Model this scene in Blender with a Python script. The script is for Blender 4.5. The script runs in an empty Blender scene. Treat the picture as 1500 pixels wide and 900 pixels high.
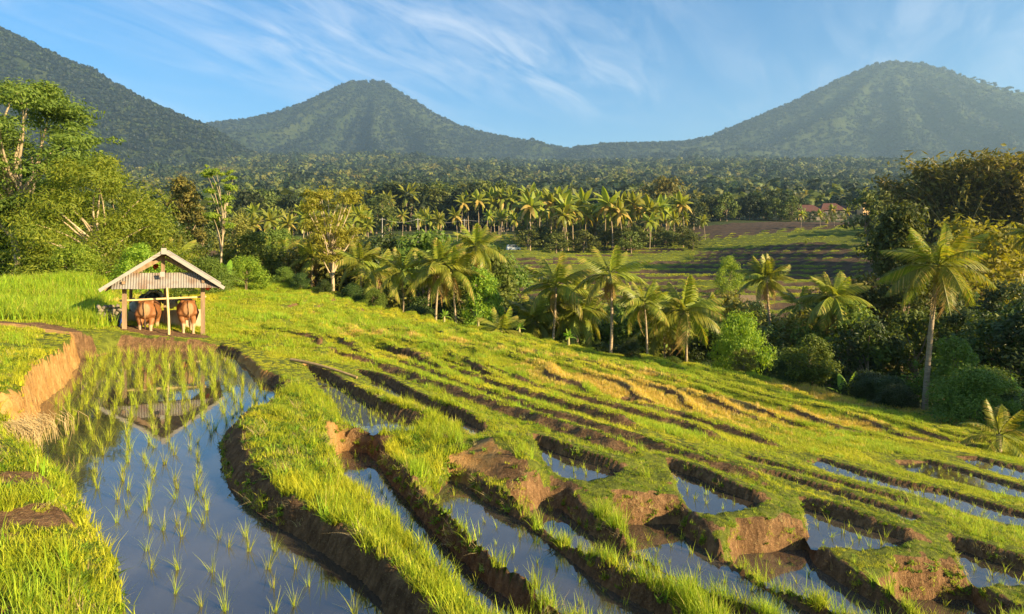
import bpy, bmesh, math, random
import numpy as np
from mathutils import Vector, Matrix, Euler

# ------------------------------------------------------------------ camera, sky, sun
sc = bpy.context.scene
C = sc.collection
CAMH = 3.03
cam_d = bpy.data.cameras.new('camera')
cam = bpy.data.objects.new('camera', cam_d)
C.objects.link(cam)
cam.location = (0, 0, CAMH)
cam.rotation_euler = (math.radians(90), 0, 0)
cam_d.sensor_width = 36.0
cam_d.lens = 24.0
cam_d.shift_y = -80.0/1500.0
cam_d.clip_start = 0.1
cam_d.clip_end = 30000
sc.camera = cam

SUN_AZ = (0.84, -0.54)
SUN_EL = math.radians(19)
_l = math.hypot(*SUN_AZ)
TO_SUN = Vector((SUN_AZ[0]/_l*math.cos(SUN_EL), SUN_AZ[1]/_l*math.cos(SUN_EL), math.sin(SUN_EL)))
sun_d = bpy.data.lights.new('sun', 'SUN')
sun_d.energy = 5.0
sun_d.angle = math.radians(0.6)
sun_d.color = (1.0, 0.79, 0.45)
sun = bpy.data.objects.new('sun', sun_d)
C.objects.link(sun)
sun.rotation_euler = TO_SUN.to_track_quat('Z', 'Y').to_euler()
sun.location = (60, -40, 60)

sc.view_settings.view_transform = 'Standard'
sc.view_settings.look = 'None'
sc.view_settings.exposure = 1.82
sc.view_settings.gamma = 1.0
sc.render.engine = 'CYCLES'
cy = sc.cycles
cy.use_denoising = True
cy.max_bounces = 6
cy.diffuse_bounces = 3
cy.glossy_bounces = 3
cy.transmission_bounces = 4
cy.transparent_max_bounces = 4
cy.volume_bounces = 0
cy.sample_clamp_indirect = 6.0
cy.caustics_reflective = False
cy.caustics_refractive = False

world = bpy.data.worlds.new('World')
sc.world = world
world.use_nodes = True


class NT:
    """small helper to write node trees"""
    def __init__(self, tree):
        self.t = tree
        self.n = tree.nodes
        self.n.clear()

    def add(self, typ, **kw):
        nd = self.n.new(typ)
        for k, v in kw.items():
            if k == 'ins':
                for i, val in v.items():
                    if isinstance(val, bpy.types.NodeSocket):
                        self.t.links.new(val, nd.inputs[i])
                    else:
                        nd.inputs[i].default_value = val
            else:
                setattr(nd, k, v)
        return nd

    def math(self, op, a, b=0.0, c=0.0, clamp=False):
        nd = self.add('ShaderNodeMath', operation=op, use_clamp=clamp)
        for i, v in enumerate((a, b, c)):
            if isinstance(v, bpy.types.NodeSocket):
                self.t.links.new(v, nd.inputs[i])
            else:
                nd.inputs[i].default_value = v
        return nd.outputs[0]

    def mix(self, f, a, b, blend='MIX'):
        nd = self.add('ShaderNodeMix', data_type='RGBA', blend_type=blend)
        for i, v in ((0, f), (6, a), (7, b)):
            if isinstance(v, bpy.types.NodeSocket):
                self.t.links.new(v, nd.inputs[i])
            else:
                if i and len(v) == 3:
                    v = (*v, 1)
                nd.inputs[i].default_value = v
        return nd.outputs[2]

    def noise(self, vec, scale, detail=4, rough=0.55, dist=0.0):
        nd = self.add('ShaderNodeTexNoise', ins={'Scale': scale, 'Detail': detail, 'Roughness': rough, 'Distortion': dist})
        if vec is not None:
            self.t.links.new(vec, nd.inputs['Vector'])
        return nd.outputs['Fac']

    def ramp(self, f, lo, hi):
        nd = self.add('ShaderNodeMapRange', interpolation_type='SMOOTHSTEP', ins={0: f, 1: lo, 2: hi, 3: 0.0, 4: 1.0})
        return nd.outputs[0]

    def link(self, a, b):
        self.t.links.new(a, b)


# sky with thin cirrus
w = NT(world.node_tree)
sky = w.add('ShaderNodeTexSky', sky_type='NISHITA')
sky.sun_disc = False
sky.sun_elevation = SUN_EL
sky.sun_rotation = math.atan2(TO_SUN.x, TO_SUN.y)
sky.altitude = 600
sky.air_density = 1.0
sky.dust_density = 0.35
sky.ozone_density = 2.2
tc = w.add('ShaderNodeTexCoord')
sep = w.add('ShaderNodeSeparateXYZ', ins={0: tc.outputs['Generated']})
den = w.math('ADD', sep.outputs[2], 0.12)
px_ = w.math('DIVIDE', sep.outputs[0], den)
py_ = w.math('DIVIDE', sep.outputs[1], den)
pv = w.add('ShaderNodeCombineXYZ', ins={0: px_, 1: py_, 2: 0.0})
def streak(ang, sx, sy):
    r_ = w.add('ShaderNodeMapping', ins={'Vector': pv.outputs[0], 'Rotation': (0, 0, math.radians(ang))})
    return w.add('ShaderNodeMapping', ins={'Vector': r_.outputs[0], 'Location': (CLOUD_OFF, 0, 0), 'Scale': (sx, sy, 1.0)}).outputs[0]


CLOUD_OFF = 1.7
big = w.noise(streak(-50, .38, .9), 1.0, 3, 0.5, 0.3)
fine = w.noise(streak(-62, 1.0, 3.6), 1.6, 9, 0.64, 0.9)
m1 = w.ramp(big, 0.34, 0.68)
m2 = w.ramp(fine, 0.30, 0.80)
cl = w.math('MULTIPLY', m1, m2)
cl = w.math('MULTIPLY', cl, w.ramp(sep.outputs[2], 0.05, 0.24))
cl = w.math('MULTIPLY', cl, .5, clamp=True)
skyc = w.add('ShaderNodeHueSaturation', ins={'Saturation': 1.42, 'Value': 1.0, 'Color': sky.outputs[0]})
col = w.mix(cl, skyc.outputs[0], (6.4, 6.4, 6.5, 1))
bg = w.add('ShaderNodeBackground', ins={'Color': col, 'Strength': 0.06})
wo = w.add('ShaderNodeOutputWorld', ins={'Surface': bg.outputs[0]})

# ------------------------------------------------------------------ helpers
R = np.random.default_rng(7)


def tag(o, label=None, cat=None, group=None, kind=None):
    if label: o['label'] = label
    if cat: o['category'] = cat
    if group: o['group'] = group
    if kind: o['kind'] = kind
    return o


def link(o, parent=None):
    C.objects.link(o)
    if parent is not None:
        o.parent = parent
    return o


def empty(name, loc=(0, 0, 0), rz=0.0, s=1.0):
    o = bpy.data.objects.new(name, None)
    o.empty_display_size = 0.2
    link(o)
    o.location = loc
    o.rotation_euler = (0, 0, rz)
    o.scale = (s, s, s)
    return o


def mobj(name, me, parent=None, loc=None, rot=None, scl=None):
    o = bpy.data.objects.new(name, me)
    link(o, parent)
    if loc is not None: o.location = loc
    if rot is not None: o.rotation_euler = rot
    if scl is not None: o.scale = scl if hasattr(scl, '__len__') else (scl,)*3
    return o


class MB:
    """mesh collector"""
    def __init__(self):
        self.v = []; self.q = []; self.t = []; self.n = 0

    def add(self, v, quads=None, tris=None):
        v = np.asarray(v, float).reshape(-1, 3)
        if quads is not None and len(quads): self.q.append(np.asarray(quads, int)+self.n)
        if tris is not None and len(tris): self.t.append(np.asarray(tris, int)+self.n)
        self.v.append(v); self.n += len(v)
        return self

    def box(self, c, s, rot=None, taper=1.0):
        x, y, z = [a/2 for a in s]
        t = taper
        v = np.array([(-x, -y, -z), (x, -y, -z), (x, y, -z), (-x, y, -z), (-x*t, -y*t, z), (x*t, -y*t, z), (x*t, y*t, z), (-x*t, y*t, z)])
        if rot is not None:
            v = v @ np.array(Euler(rot).to_matrix()).T
        return self.add(v+np.array(c), [(0, 3, 2, 1), (4, 5, 6, 7), (0, 1, 5, 4), (1, 2, 6, 5), (2, 3, 7, 6), (3, 0, 4, 7)])

    def beam(self, a, b, w_, h_):
        a = Vector(a); b = Vector(b); d = (b-a)
        rot = d.to_track_quat('X', 'Z').to_euler()
        return self.box((a+b)/2, (d.length, w_, h_), rot)

    def tube(self, pts, rad, n=7, cap=True):
        pts = np.asarray(pts, float); m = len(pts)
        rad = np.broadcast_to(np.asarray(rad, float), (m,))
        tan = np.gradient(pts, axis=0)
        tan /= np.linalg.norm(tan, axis=1, keepdims=True)+1e-9
        ref = np.array([0, 0, 1.0]) if abs(tan[0][2]) < 0.8 else np.array([1.0, 0, 0])
        u = np.cross(tan, ref); u /= np.linalg.norm(u, axis=1, keepdims=True)+1e-9
        vv = np.cross(tan, u)
        a = np.linspace(0, 2*math.pi, n, endpoint=False)
        ring = pts[:, None] + rad[:, None, None]*(np.cos(a)[None, :, None]*u[:, None]+np.sin(a)[None, :, None]*vv[:, None])
        i = np.arange(m-1)[:, None]*n; j = np.arange(n)[None]; j2 = (j+1) % n
        q = np.stack([i+j, i+j2, i+n+j2, i+n+j], -1).reshape(-1, 4)
        self.add(ring.reshape(-1, 3), q)
        if cap:
            b0 = self.n
            self.add(np.vstack([pts[0:1], ring[0], pts[-1:], ring[-1]]), None,
                     [(0, 1+(k+1) % n, 1+k) for k in range(n)]+[(n+1, n+2+k, n+2+(k+1) % n) for k in range(n)])
        return self

    def mesh(self, name, mat=None, smooth=False):
        v = np.vstack(self.v).astype(np.float32)
        q = np.vstack(self.q) if self.q else np.zeros((0, 4), int)
        t = np.vstack(self.t) if self.t else np.zeros((0, 3), int)
        return np_mesh(name, v, q, t, mat, smooth)


def np_mesh(name, v, q=None, t=None, mat=None, smooth=False):
    q = np.zeros((0, 4), int) if q is None else np.asarray(q, int)
    t = np.zeros((0, 3), int) if t is None else np.asarray(t, int)
    me = bpy.data.meshes.new(name)
    me.vertices.add(len(v))
    me.vertices.foreach_set('co', np.ascontiguousarray(v, np.float32).ravel())
    li = np.concatenate([q.ravel(), t.ravel()]).astype(np.int32)
    tot = np.concatenate([np.full(len(q), 4), np.full(len(t), 3)]).astype(np.int32)
    st = np.concatenate([[0], np.cumsum(tot)[:-1]]).astype(np.int32)
    me.loops.add(len(li)); me.loops.foreach_set('vertex_index', li)
    me.polygons.add(len(tot)); me.polygons.foreach_set('loop_start', st)
    if smooth:
        me.polygons.foreach_set('use_smooth', np.ones(len(tot), bool))
    else:
        me.polygons.foreach_set('use_smooth', np.zeros(len(tot), bool))
    me.update(calc_edges=True)
    if mat: me.materials.append(mat)
    return me


# ------------------------------------------------------------------ noise
_perm = np.random.default_rng(3).permutation(4096)
_val = np.random.default_rng(4).random(4096)*2-1


def vnoise(x, y, seed=0):
    xi = np.floor(x).astype(int); yi = np.floor(y).astype(int)
    fx = x-xi; fy = y-yi
    fx = fx*fx*fx*(fx*(fx*6-15)+10); fy = fy*fy*fy*(fy*(fy*6-15)+10)

    def h(a, b):
        return _val[_perm[(_perm[(a+seed*131) & 4095]+b) & 4095]]
    return (h(xi, yi)*(1-fx)+h(xi+1, yi)*fx)*(1-fy)+(h(xi, yi+1)*(1-fx)+h(xi+1, yi+1)*fx)*fy


def fbm(x, y, scale=1.0, oct=4, seed=0, gain=0.5):
    s = np.zeros_like(x, dtype=float); a = 1.0; f = scale; tot = 0
    for k in range(oct):
        s += a*vnoise(x*f+k*17.3, y*f-k*9.1, seed+k); tot += a
        a *= gain; f *= 2.03
    return s/tot


def sstep(a, b, x):
    t = np.clip((x-a)/(b-a), 0, 1)
    return t*t*(3-2*t)


def at(px, py, z):
    """point of the place at height z seen at a photograph position"""
    Y = (CAMH-z)*1000.0/(py-370.0)
    return np.array([(px-750.0)/1000.0*Y, Y])


def densify(p, step=0.25):
    out = []
    for a, b in zip(p[:-1], p[1:]):
        n = max(1, int(np.linalg.norm(b[:2]-a[:2])/step))
        for k in range(n):
            out.append(a+(b-a)*k/n)
    out.append(p[-1])
    return np.array(out)
# ------------------------------------------------------------------ lay of the land
CTRL = []      # (x, y, z) known ground heights
RIDGES = []    # bund lines that stand proud


def crest(pts, ridge=.08):
    p = np.array([np.append(at(a, b, z), z) for a, b, z in pts])
    d = densify(p)
    CTRL.extend(d)
    if ridge: RIDGES.append((d[:, :2], ridge))
    return p


WATERS = []    # name, level, polygon (plan), bank slope


def paddy(zw, far, near, rise=0.17, slope=1.7, lip=0.12, addctrl=True, label=None, seed_density=1.0, fset=.30, frise=.15, fridge=.05):
    f = np.array([at(a, b, zw) for a, b in far])
    n = np.array([at(a, b, zw+rise) for a, b in near])
    if addctrl:
        CTRL.extend(densify(np.column_stack([n, np.full(len(n), zw+rise)])))
    d = n/np.linalg.norm(n, axis=1, keepdims=True)
    n = n+d*lip
    # the bank beyond the water
    fc = f+f/np.linalg.norm(f, axis=1, keepdims=True)*fset
    fd = densify(np.column_stack([fc, np.full(len(fc), zw+frise)]))
    CTRL.extend(fd); RIDGES.append((fd[:, :2], fridge))
    WATERS.append(dict(z=zw, poly=np.vstack([f, n]), k=slope, label=label, sd=seed_density))


def paddy_plan(zw, far, near_plan, slope=1.9, label=None, seed_density=0.6):
    f = np.array([at(a, b, zw) for a, b in far])
    n = np.array(near_plan)[::-1, :2]+np.array([0.17, 0.07])
    WATERS.append(dict(z=zw, poly=np.vstack([f, n]), k=slope, label=label, sd=seed_density))


# main paddy with the rice, level 0
P0 = [(115, 527), (173, 516), (318, 514), (340, 521), (372, 550), (396, 568), (408, 578), (404, 593), (388, 607), (372, 617), (332, 636),
      (314, 656), (320, 680), (343, 717), (360, 743), (400, 773), (456, 803), (515, 844), (549, 878), (570, 900), (640, 990),
      (200, 1040), (185, 900), (172, 867), (160, 833), (150, 800), (130, 767), (112, 735), (92, 708), (66, 690), (52, 665),
      (52, 645), (55, 602), (72, 585), (101, 559), (113, 541)]
WATERS.append(dict(z=0.0, poly=np.array([at(a, b, 0.0) for a, b in P0]), k=1.0, label='large flooded paddy with rice seedlings in front of the cattle shed', sd=0))

# bund lines (photo position, height)
c01 = crest([(545, 655, -.30), (600, 708, -.30), (642, 752, -.32), (680, 793, -.34), (727, 832, -.35), (800, 885, -.40), (900, 960, -.45)])
c12 = crest([(668, 693, -.52), (730, 722, -.54), (773, 753, -.56), (830, 797, -.58), (890, 830, -.60), (1017, 888, -.65), (1120, 940, -.7)])
c23 = crest([(803, 718, -.72), (865, 765, -.75), (921, 803, -.78), (977, 835, -.80), (1043, 867, -.82), (1097, 894, -.85), (1200, 950, -.9)])
c34 = crest([(1002, 768, -.86), (1057, 803, -.88), (1110, 841, -.90), (1167, 866, -.92), (1227, 897, -.95), (1330, 950, -1.0)])
c45 = crest([(1187, 800, -1.02), (1243, 838, -1.05), (1280, 860, -1.08), (1317, 887, -1.12), (1400, 940, -1.2)])
c56 = crest([(1432, 868, -1.25), (1470, 885, -1.28), (1530, 915, -1.3)])
# bank right of the main paddy
cP = crest([(345, 506, .14), (385, 525, .16), (420, 556, .22), (436, 590, .34), (420, 640, .33), (400, 690, .32), (430, 730, .32), (490, 770, .31), (560, 820, .3), (640, 880, .27), (720, 950, .25)], 0)
crest([(452, 604, .30), (470, 622, .22), (500, 640, .0), (535, 650, -.22)], 0)
crest([(470, 690, .20), (520, 745, .15), (580, 800, .08), (650, 850, 0.0), (720, 920, -.05)], 0)
# bunds of the upper paddies
crest([(740, 640, -.15), (760, 660, -.22), (790, 690, -.38), (830, 712, -.45)])
crest([(862, 707, -.58), (900, 700, -.57), (940, 693, -.57), (980, 692, -.60)], 0)
crest([(988, 702, -.62), (1000, 735, -.76)], 0)
crest([(1040, 757, -.78), (1080, 750, -.77), (1115, 744, -.77), (1174, 747, -.80)], 0)
crest([(1182, 760, -.84), (1190, 788, -.98)], 0)
crest([(1255, 813, -1.03), (1300, 805, -1.02), (1345, 800, -1.02), (1398, 807, -1.07)], 0)
crest([(1407, 817, -1.12), (1425, 848, -1.24)], 0)
# grass slope
crest([(440, 506, -.15), (500, 522, -.45), (560, 541, -.58), (640, 569, -.63), (720, 597, -.66), (800, 625, -.68), (900, 657, -.69), (982, 681, -.70)], .24)
crest([(480, 495, -.60), (550, 520, -.82), (620, 546, -.88), (700, 574, -.91), (800, 608, -.93), (900, 640, -.94), (1000, 673, -.95), (1100, 705, -.95), (1177, 735, -.95)], .22)
crest([(540, 498, -1.0), (620, 531, -1.14), (700, 559, -1.18), (800, 590, -1.21), (900, 619, -1.23), (965, 640, -1.24)], .26)
crest([(1010, 662, -1.12), (1100, 692, -1.16), (1180, 718, -1.19), (1260, 743, -1.21), (1330, 768, -1.23), (1397, 795, -1.25)], .09)
crest([(700, 548, -1.6), (800, 575, -1.68), (900, 600, -1.75), (1000, 627, -1.8), (1085, 655, -1.84)], .24)
crest([(900, 590, -2.0), (1000, 614, -2.1), (1100, 645, -2.14), (1175, 668, -2.15)], .24)
N_CREST0 = len(CTRL)
for a in [(640, 520, -1.9), (560, 500, -1.6), (480, 480, -.8), (420, 470, -.2), (380, 470, .1), (340, 480, .2), (740, 550, -2.1), (900, 580, -2.8), (1000, 560, -4.4), (860, 530, -4.0),
          (640, 490, -2.8), (1000, 620, -2.2), (1200, 600, -5.2), (1100, 620, -3.4), (1200, 640, -3.2), (1350, 630, -4.6), (1465, 665, -3.4), (1500, 650, -4.3), (1300, 660, -3.1),
          (1000, 600, -3.0), (820, 600, -1.7), (700, 580, -1.2), (600, 550, -.8), (540, 530, -.5), (900, 610, -1.9),
          # left ground and hut
          (230, 505, .10), (180, 510, .12), (300, 505, .10), (230, 470, .35), (300, 440, .7), (350, 425, .6), (380, 432, -.4), (140, 500, .65), (100, 500, .75),
          (30, 548, .75), (15, 590, .72), (35, 525, .78), (70, 505, .78), (0, 490, .95), (0, 440, 1.35), (0, 405, 2.0), (100, 430, 1.3), (110, 395, 2.2), (-200, 480, 1.3), (-300, 420, 2.6),
          (0, 640, .72), (20, 700, .7), (60, 760, .62), (90, 830, .6), (100, 900, .6), (140, 960, .6), (0, 800, .75), (0, 900, .8), (-100, 700, 1.0)]:
    CTRL.append(np.append(at(*a), a[2]))
CTRL += [np.array(p, float) for p in [(-45, 40, 3.0), (-30, 58, 2.2), (-22, 62, .2), (0, 0, .3), (3, 2, -.3), (8, 3, -1.0), (14, 8, -1.9), (22, 14, -3.2), (-3, 1, .6), (-8, 3, 1.0)]]

N_CREST1 = len(CTRL)
# lower strips (each bank of mud stands on the far side of its water)
paddy_plan(-.55, [(484, 684), (503, 661), (537, 664), (552, 679), (576, 716), (604, 746), (640, 790), (690, 838), (760, 890), (860, 970)],
           densify(np.array([np.append(at(a, b, .0), 0) for a, b in [(495, 712), (540, 745), (590, 790), (650, 850), (720, 930)]]), 1), label='dark pool strip below the orange earth bank')
paddy_plan(-.74, [(660, 704), (680, 710), (705, 733), (750, 758), (777, 777), (830, 820), (878, 857), (920, 880), (1040, 950)], c01[1:], label='narrow flooded strip between two mud bunds')
paddy_plan(-.92, [(800, 744), (822, 746), (865, 783), (930, 822), (985, 852), (1050, 884), (1140, 935)], c12[1:], label='narrowest wet strip between the twin mud bunds')
paddy_plan(-1.08, [(905, 771), (990, 768), (1000, 785), (1050, 820), (1105, 858), (1165, 888), (1290, 950)], c23[2:], label='flooded strip at the foot of the tallest cut bank')
paddy_plan(-1.25, [(1085, 812), (1180, 806), (1190, 828), (1240, 862), (1300, 898), (1370, 945)], c34[1:], label='flooded strip at the foot of the cut bank with straight edge')
paddy_plan(-1.55, [(1325, 880), (1420, 880), (1440, 898), (1500, 930)], c45[2:], label='small dark pool under the last cut bank')
# upper paddies
paddy(-.25, [(449, 541), (487, 561), (540, 591), (567, 606), (617, 619)], [(600, 630), (553, 633), (505, 621), (486, 587), (465, 558)], rise=.07, lip=.07, label='flooded paddy with seedlings beside the bamboo pole', seed_density=1.4)
paddy(-.45, [(524, 550), (567, 564), (601, 585), (633, 601), (673, 614), (706, 632)], [(694, 638), (675, 624), (648, 613), (618, 601), (588, 585), (550, 567)], label='long thin strip of water bright with sky', rise=.06)
paddy(-.65, [(785, 651), (821, 667), (867, 680), (905, 691)], [(895, 697), (856, 705), (825, 697), (800, 676)], rise=.07, lip=.07, label='flooded paddy behind the tallest cut bank')
paddy(-.85, [(982, 687), (1017, 700), (1057, 719), (1110, 738)], [(1097, 745), (1043, 753), (1017, 749), (999, 721)], rise=.07, lip=.07, label='flooded paddy behind the middle cut bank')
paddy(-1.10, [(1177, 743), (1233, 763), (1287, 780), (1330, 794)], [(1300, 800), (1253, 806), (1195, 799), (1182, 773)], rise=.07, lip=.07, label='flooded paddy behind the last cut bank')
paddy(-1.40, [(1397, 803), (1433, 817), (1500, 838), (1600, 865)], [(1600, 890), (1500, 856), (1437, 860), (1415, 842)], rise=.07, lip=.07, label='flooded paddy past the end of the cut banks')
# lower paddies by the trees
paddy(-1.32, [(973, 650), (1075, 687), (1150, 702), (1260, 735), (1340, 760)], [(1325, 764), (1240, 740), (1140, 709), (1060, 688)], rise=.05, slope=1.4, label='thread of water between grassy bunds', frise=.05, fridge=.02)
paddy(-1.72, [(1085, 671), (1120, 680), (1200, 703), (1330, 738)], [(1320, 741), (1200, 708), (1110, 682)], rise=.05, slope=1.4, label='thread of water under the grassy bund', frise=.05, fridge=.02)
paddy(-2.2, [(1177, 683), (1203, 676), (1267, 696), (1297, 706), (1383, 724), (1500, 759), (1600, 785)], [(1600, 800), (1500, 774), (1433, 758), (1367, 735), (1297, 719), (1233, 704)], slope=1.3, rise=.05, label='broad pale paddy mirroring the sky', seed_density=1.3, frise=.05, fridge=.02)
paddy(-2.7, [(1313, 680), (1360, 679), (1400, 689), (1500, 719), (1600, 745)], [(1600, 758), (1500, 731), (1433, 714), (1383, 704), (1333, 691)], slope=1.3, rise=.05, label='broad dark paddy mirroring the trees', frise=.05, fridge=.02)
paddy(-3.0, [(1400, 673), (1433, 674), (1500, 691), (1600, 712)], [(1600, 726), (1500, 704), (1440, 688)], slope=1.3, rise=.05, label='last paddy before the young palm', frise=.05, fridge=.02)

CT = np.array(CTRL)
CEPS = np.array([.012]*len(CT))
CEPS[N_CREST0:N_CREST1] = 5.0        # loose spot heights act softly, bund lines act sharply


def trend(x, y):
    return 0.24-0.15*np.clip(x, -14, 30)-0.07*np.clip(y, 0, 60)


CRES = CT[:, 2]-trend(CT[:, 0], CT[:, 1])
TLX = np.array([-400, -60, -40, -22, -6, 5, 18, 23, 30, 45, 80, 400]); TLY = np.array([95, 85, 78, 64, 56, 49, 41.5, 33, 28, 20, 10, 0])
FY = np.array([-200, 30, 60, 82, 95, 110, 210, 260, 350, 500, 800, 1200, 2000, 2800, 3600, 6500.])
FZ = np.array([-9, -9, -9.5, -9, -7.6, -5.9, 3.9, 7.5, 15, 29, 65, 116, 235, 365, 470, -200.])


def far_height(x, y):
    z = np.interp(y, FY, FZ)
    s = np.where(x > 0, x, 0)
    z = z+sstep(30, 110, x)*sstep(120, 260, y)*5.5*(1-sstep(420, 800, y))
    z = z+sstep(40, 190, x)*sstep(60, 130, y)*(1-sstep(150, 280, y))*9
    z = z+sstep(-12, -45, x)*9.5*(1-sstep(90, 200, y))
    big = sstep(300, 1500, y)
    z = z+big*(fbm(x, y, 1/700., 4, 11)*38*sstep(900, 2400, y)+fbm(x, y, 1/160., 3, 5)*8)
    z = z+fbm(x, y, 1/22., 3, 8)*0.5*sstep(60, 100, y)*(1-sstep(600, 1000, y))
    # terraced fields across the valley
    tm = sstep(86, 100, y)*(1-sstep(285, 300, y))*sstep(-75, -45, x)
    st = 0.85
    zz = (z+fbm(x, y, 1/30., 3, 19)*0.55)/st
    n = np.floor(zz); f = zz-n
    zt = st*(n+sstep(0, .25, f))+0.22*np.exp(-((f-.27)/.1)**2)
    return z*(1-tm)+zt*tm, tm*np.where((f < .36) & (f > .17), 1, 0), tm


def poly_sd(x, y, P):
    """signed distance (negative inside)"""
    d2 = np.full(x.shape, 1e9); ins = np.zeros(x.shape, bool)
    n = len(P)
    for i in range(n):
        a = P[i]; b = P[(i+1) % n]
        e = b-a; L = e@e+1e-12
        t = np.clip(((x-a[0])*e[0]+(y-a[1])*e[1])/L, 0, 1)
        d2 = np.minimum(d2, (x-a[0]-t*e[0])**2+(y-a[1]-t*e[1])**2)
        c = (a[1] > y) != (b[1] > y)
        with np.errstate(divide='ignore', invalid='ignore'):
            xi = e[0]*(y-a[1])/(e[1] if abs(e[1]) > 1e-12 else 1e-12)+a[0]
        ins ^= c & (x < xi)
    d = np.sqrt(d2)
    return np.where(ins, -d, d)


def ground_eval(x, y, full=False):
    """height of the ground; with full also cover masks"""
    shp = x.shape
    x = x.ravel().astype(float); y = y.ravel().astype(float)
    N = len(x)
    tly = np.interp(x, TLX, TLY)
    w_ = sstep(0, 14, y-tly)
    near = w_ < 1
    zf, gf, tm = far_height(x, y)
    G = zf.copy()
    xn = x[near]; yn = y[near]
    res = np.empty(len(xn))
    for s in range(0, len(xn), 20000):
        dx = xn[s:s+20000, None]-CT[None, :, 0]; dy = yn[s:s+20000, None]-CT[None, :, 1]
        wgt = 1/(dx*dx+dy*dy+CEPS[None])**1.7
        res[s:s+20000] = (wgt@CRES)/wgt.sum(1)
    g = trend(xn, yn)+res
    # narrow grassy terraces on the open slope
    open_ = sstep(19, 25, yn)*sstep(-10.5, -7.5, xn+0.25*(yn-22).clip(0, 40))
    mask_far = open_
    st = 0.30
    zz = (g+fbm(xn, yn, .22, 3, 2)*0.16+fbm(xn, yn, .06, 2, 31)*0.3)/st
    n = np.floor(zz); f = zz-n
    zt = st*(n+sstep(0, .3, f))+0.17*np.exp(-((f-.34)/.10)**2)
    stp = open_*np.exp(-((f-.13)/.1)**2)
    rg = np.zeros(len(xn))
    for (L_, amp) in RIDGES:
        lo = L_.min(0)-1; hi = L_.max(0)+1
        s = np.where((xn > lo[0]) & (xn < hi[0]) & (yn > lo[1]) & (yn < hi[1]))[0]
        if not len(s): continue
        xs_ = xn[s]+fbm(xn[s], yn[s], 1.2, 2, 51)*.06; ys_ = yn[s]+fbm(xn[s], yn[s], 1.2, 2, 52)*.06
        d2 = np.full(len(s), 9.0)
        tap = sstep(.1, 1.3, np.hypot(xs_-L_[0, 0], ys_-L_[0, 1]))*sstep(.1, 1.3, np.hypot(xs_-L_[-1, 0], ys_-L_[-1, 1]))
        for a_, b_ in zip(L_[:-1], L_[1:]):
            e_ = b_-a_; q_ = e_@e_+1e-9
            t_ = np.clip(((xs_-a_[0])*e_[0]+(ys_-a_[1])*e_[1])/q_, 0, 1)
            d2 = np.minimum(d2, (xs_-a_[0]-t_*e_[0])**2+(ys_-a_[1]-t_*e_[1])**2)
        rg[s] = np.maximum(rg[s], amp*np.exp(-d2/.045)*tap)
    g = g+rg
    ridge_near = rg > .004
    wd = np.full(len(xn), 50.0); lim = np.full(len(xn), 1e3); wz = np.zeros(len(xn))
    hard = np.zeros(len(xn))
    for i, W in enumerate(WATERS):
        P = W['poly']
        lo = P.min(0)-3; hi = P.max(0)+3
        s = np.where((xn > lo[0]) & (xn < hi[0]) & (yn > lo[1]) & (yn < hi[1]))[0]
        if not len(s): continue
        xs = xn[s]; ys = yn[s]
        jm = 1.0 if i == 0 else .45
        jx = jm*(fbm(xs, ys, 1.1, 3, 40)*0.10+fbm(xs, ys, 4.5, 2, 41)*0.03)
        jy = jm*(fbm(xs, ys, 1.1, 3, 44)*0.10+fbm(xs, ys, 4.5, 2, 45)*0.03)
        d = poly_sd(xs+jx, ys+jy, P)
        rise = g[s]-W['z']
        k = np.where(rise > .42, 5.5, W['k'])
        if i == 0:
            left = sstep(-.3, .3, -(xs+5.9+0.0*ys))*sstep(10.3, 11.5, ys)
            k = 1.0+left*4.5+sstep(9, 7, ys)*0.4
            k = np.where((ys > 20) & (xs < -8), 1.5, k)
        L = np.where(d < 0, W['z']-0.09+0.05*np.exp(d/.12), W['z']-0.04+np.minimum(d, .09)*1.6+np.maximum(d-.04, 0)*k)
        up = L < lim[s]
        lim[s] = np.where(up, L, lim[s])
        c = d < wd[s]
        wd[s] = np.where(c, d, wd[s]); wz[s] = np.where(c, W['z'], wz[s])
    aw = open_*sstep(.5, 1.3, wd)*np.where(ridge_near, 0.0, 1.0)
    g2 = g*(1-aw)+zt*aw
    g2 = g2+fbm(xn, yn, 1.6, 3, 60)*0.045*sstep(0.1, .5, wd)*np.where((yn > 9.5) & (xn > -2), .4, 1)
    bank = lim < g2+0.03
    zn = np.minimum(g2, lim)
    zn = zn+np.where(wd > 0.02, fbm(xn, yn, 5.5, 3, 70)*0.03*np.where(bank, np.where((xn < -5.5) | (g-wz > .42), .5, 1.3), .7), 0)
    # keep the bed below the water
    zn = np.where(wd < 0, np.minimum(zn, wz-0.05), zn)
    G[near] = zn*(1-w_[near])+zf[near]*w_[near]
    if not full:
        return G.reshape(shp)
    WD = np.full(N, 50.0); WD[near] = wd
    BK = np.zeros(N); BK[near] = np.where((wd > -.02) & bank, 1.0, 0)
    ST = np.zeros(N); ST[near] = stp*(1-w_[near])
    return G.reshape(shp), WD.reshape(shp), BK.reshape(shp), w_.reshape(shp), (gf).reshape(shp), tm.reshape(shp), ST.reshape(shp)


def gz(x, y):
    return float(ground_eval(np.array([x]), np.array([y]))[0])


def spaced(a, b, f):
    out = [a]
    while out[-1] < b:
        out.append(out[-1]+f(out[-1]))
    return np.array(out)


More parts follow.
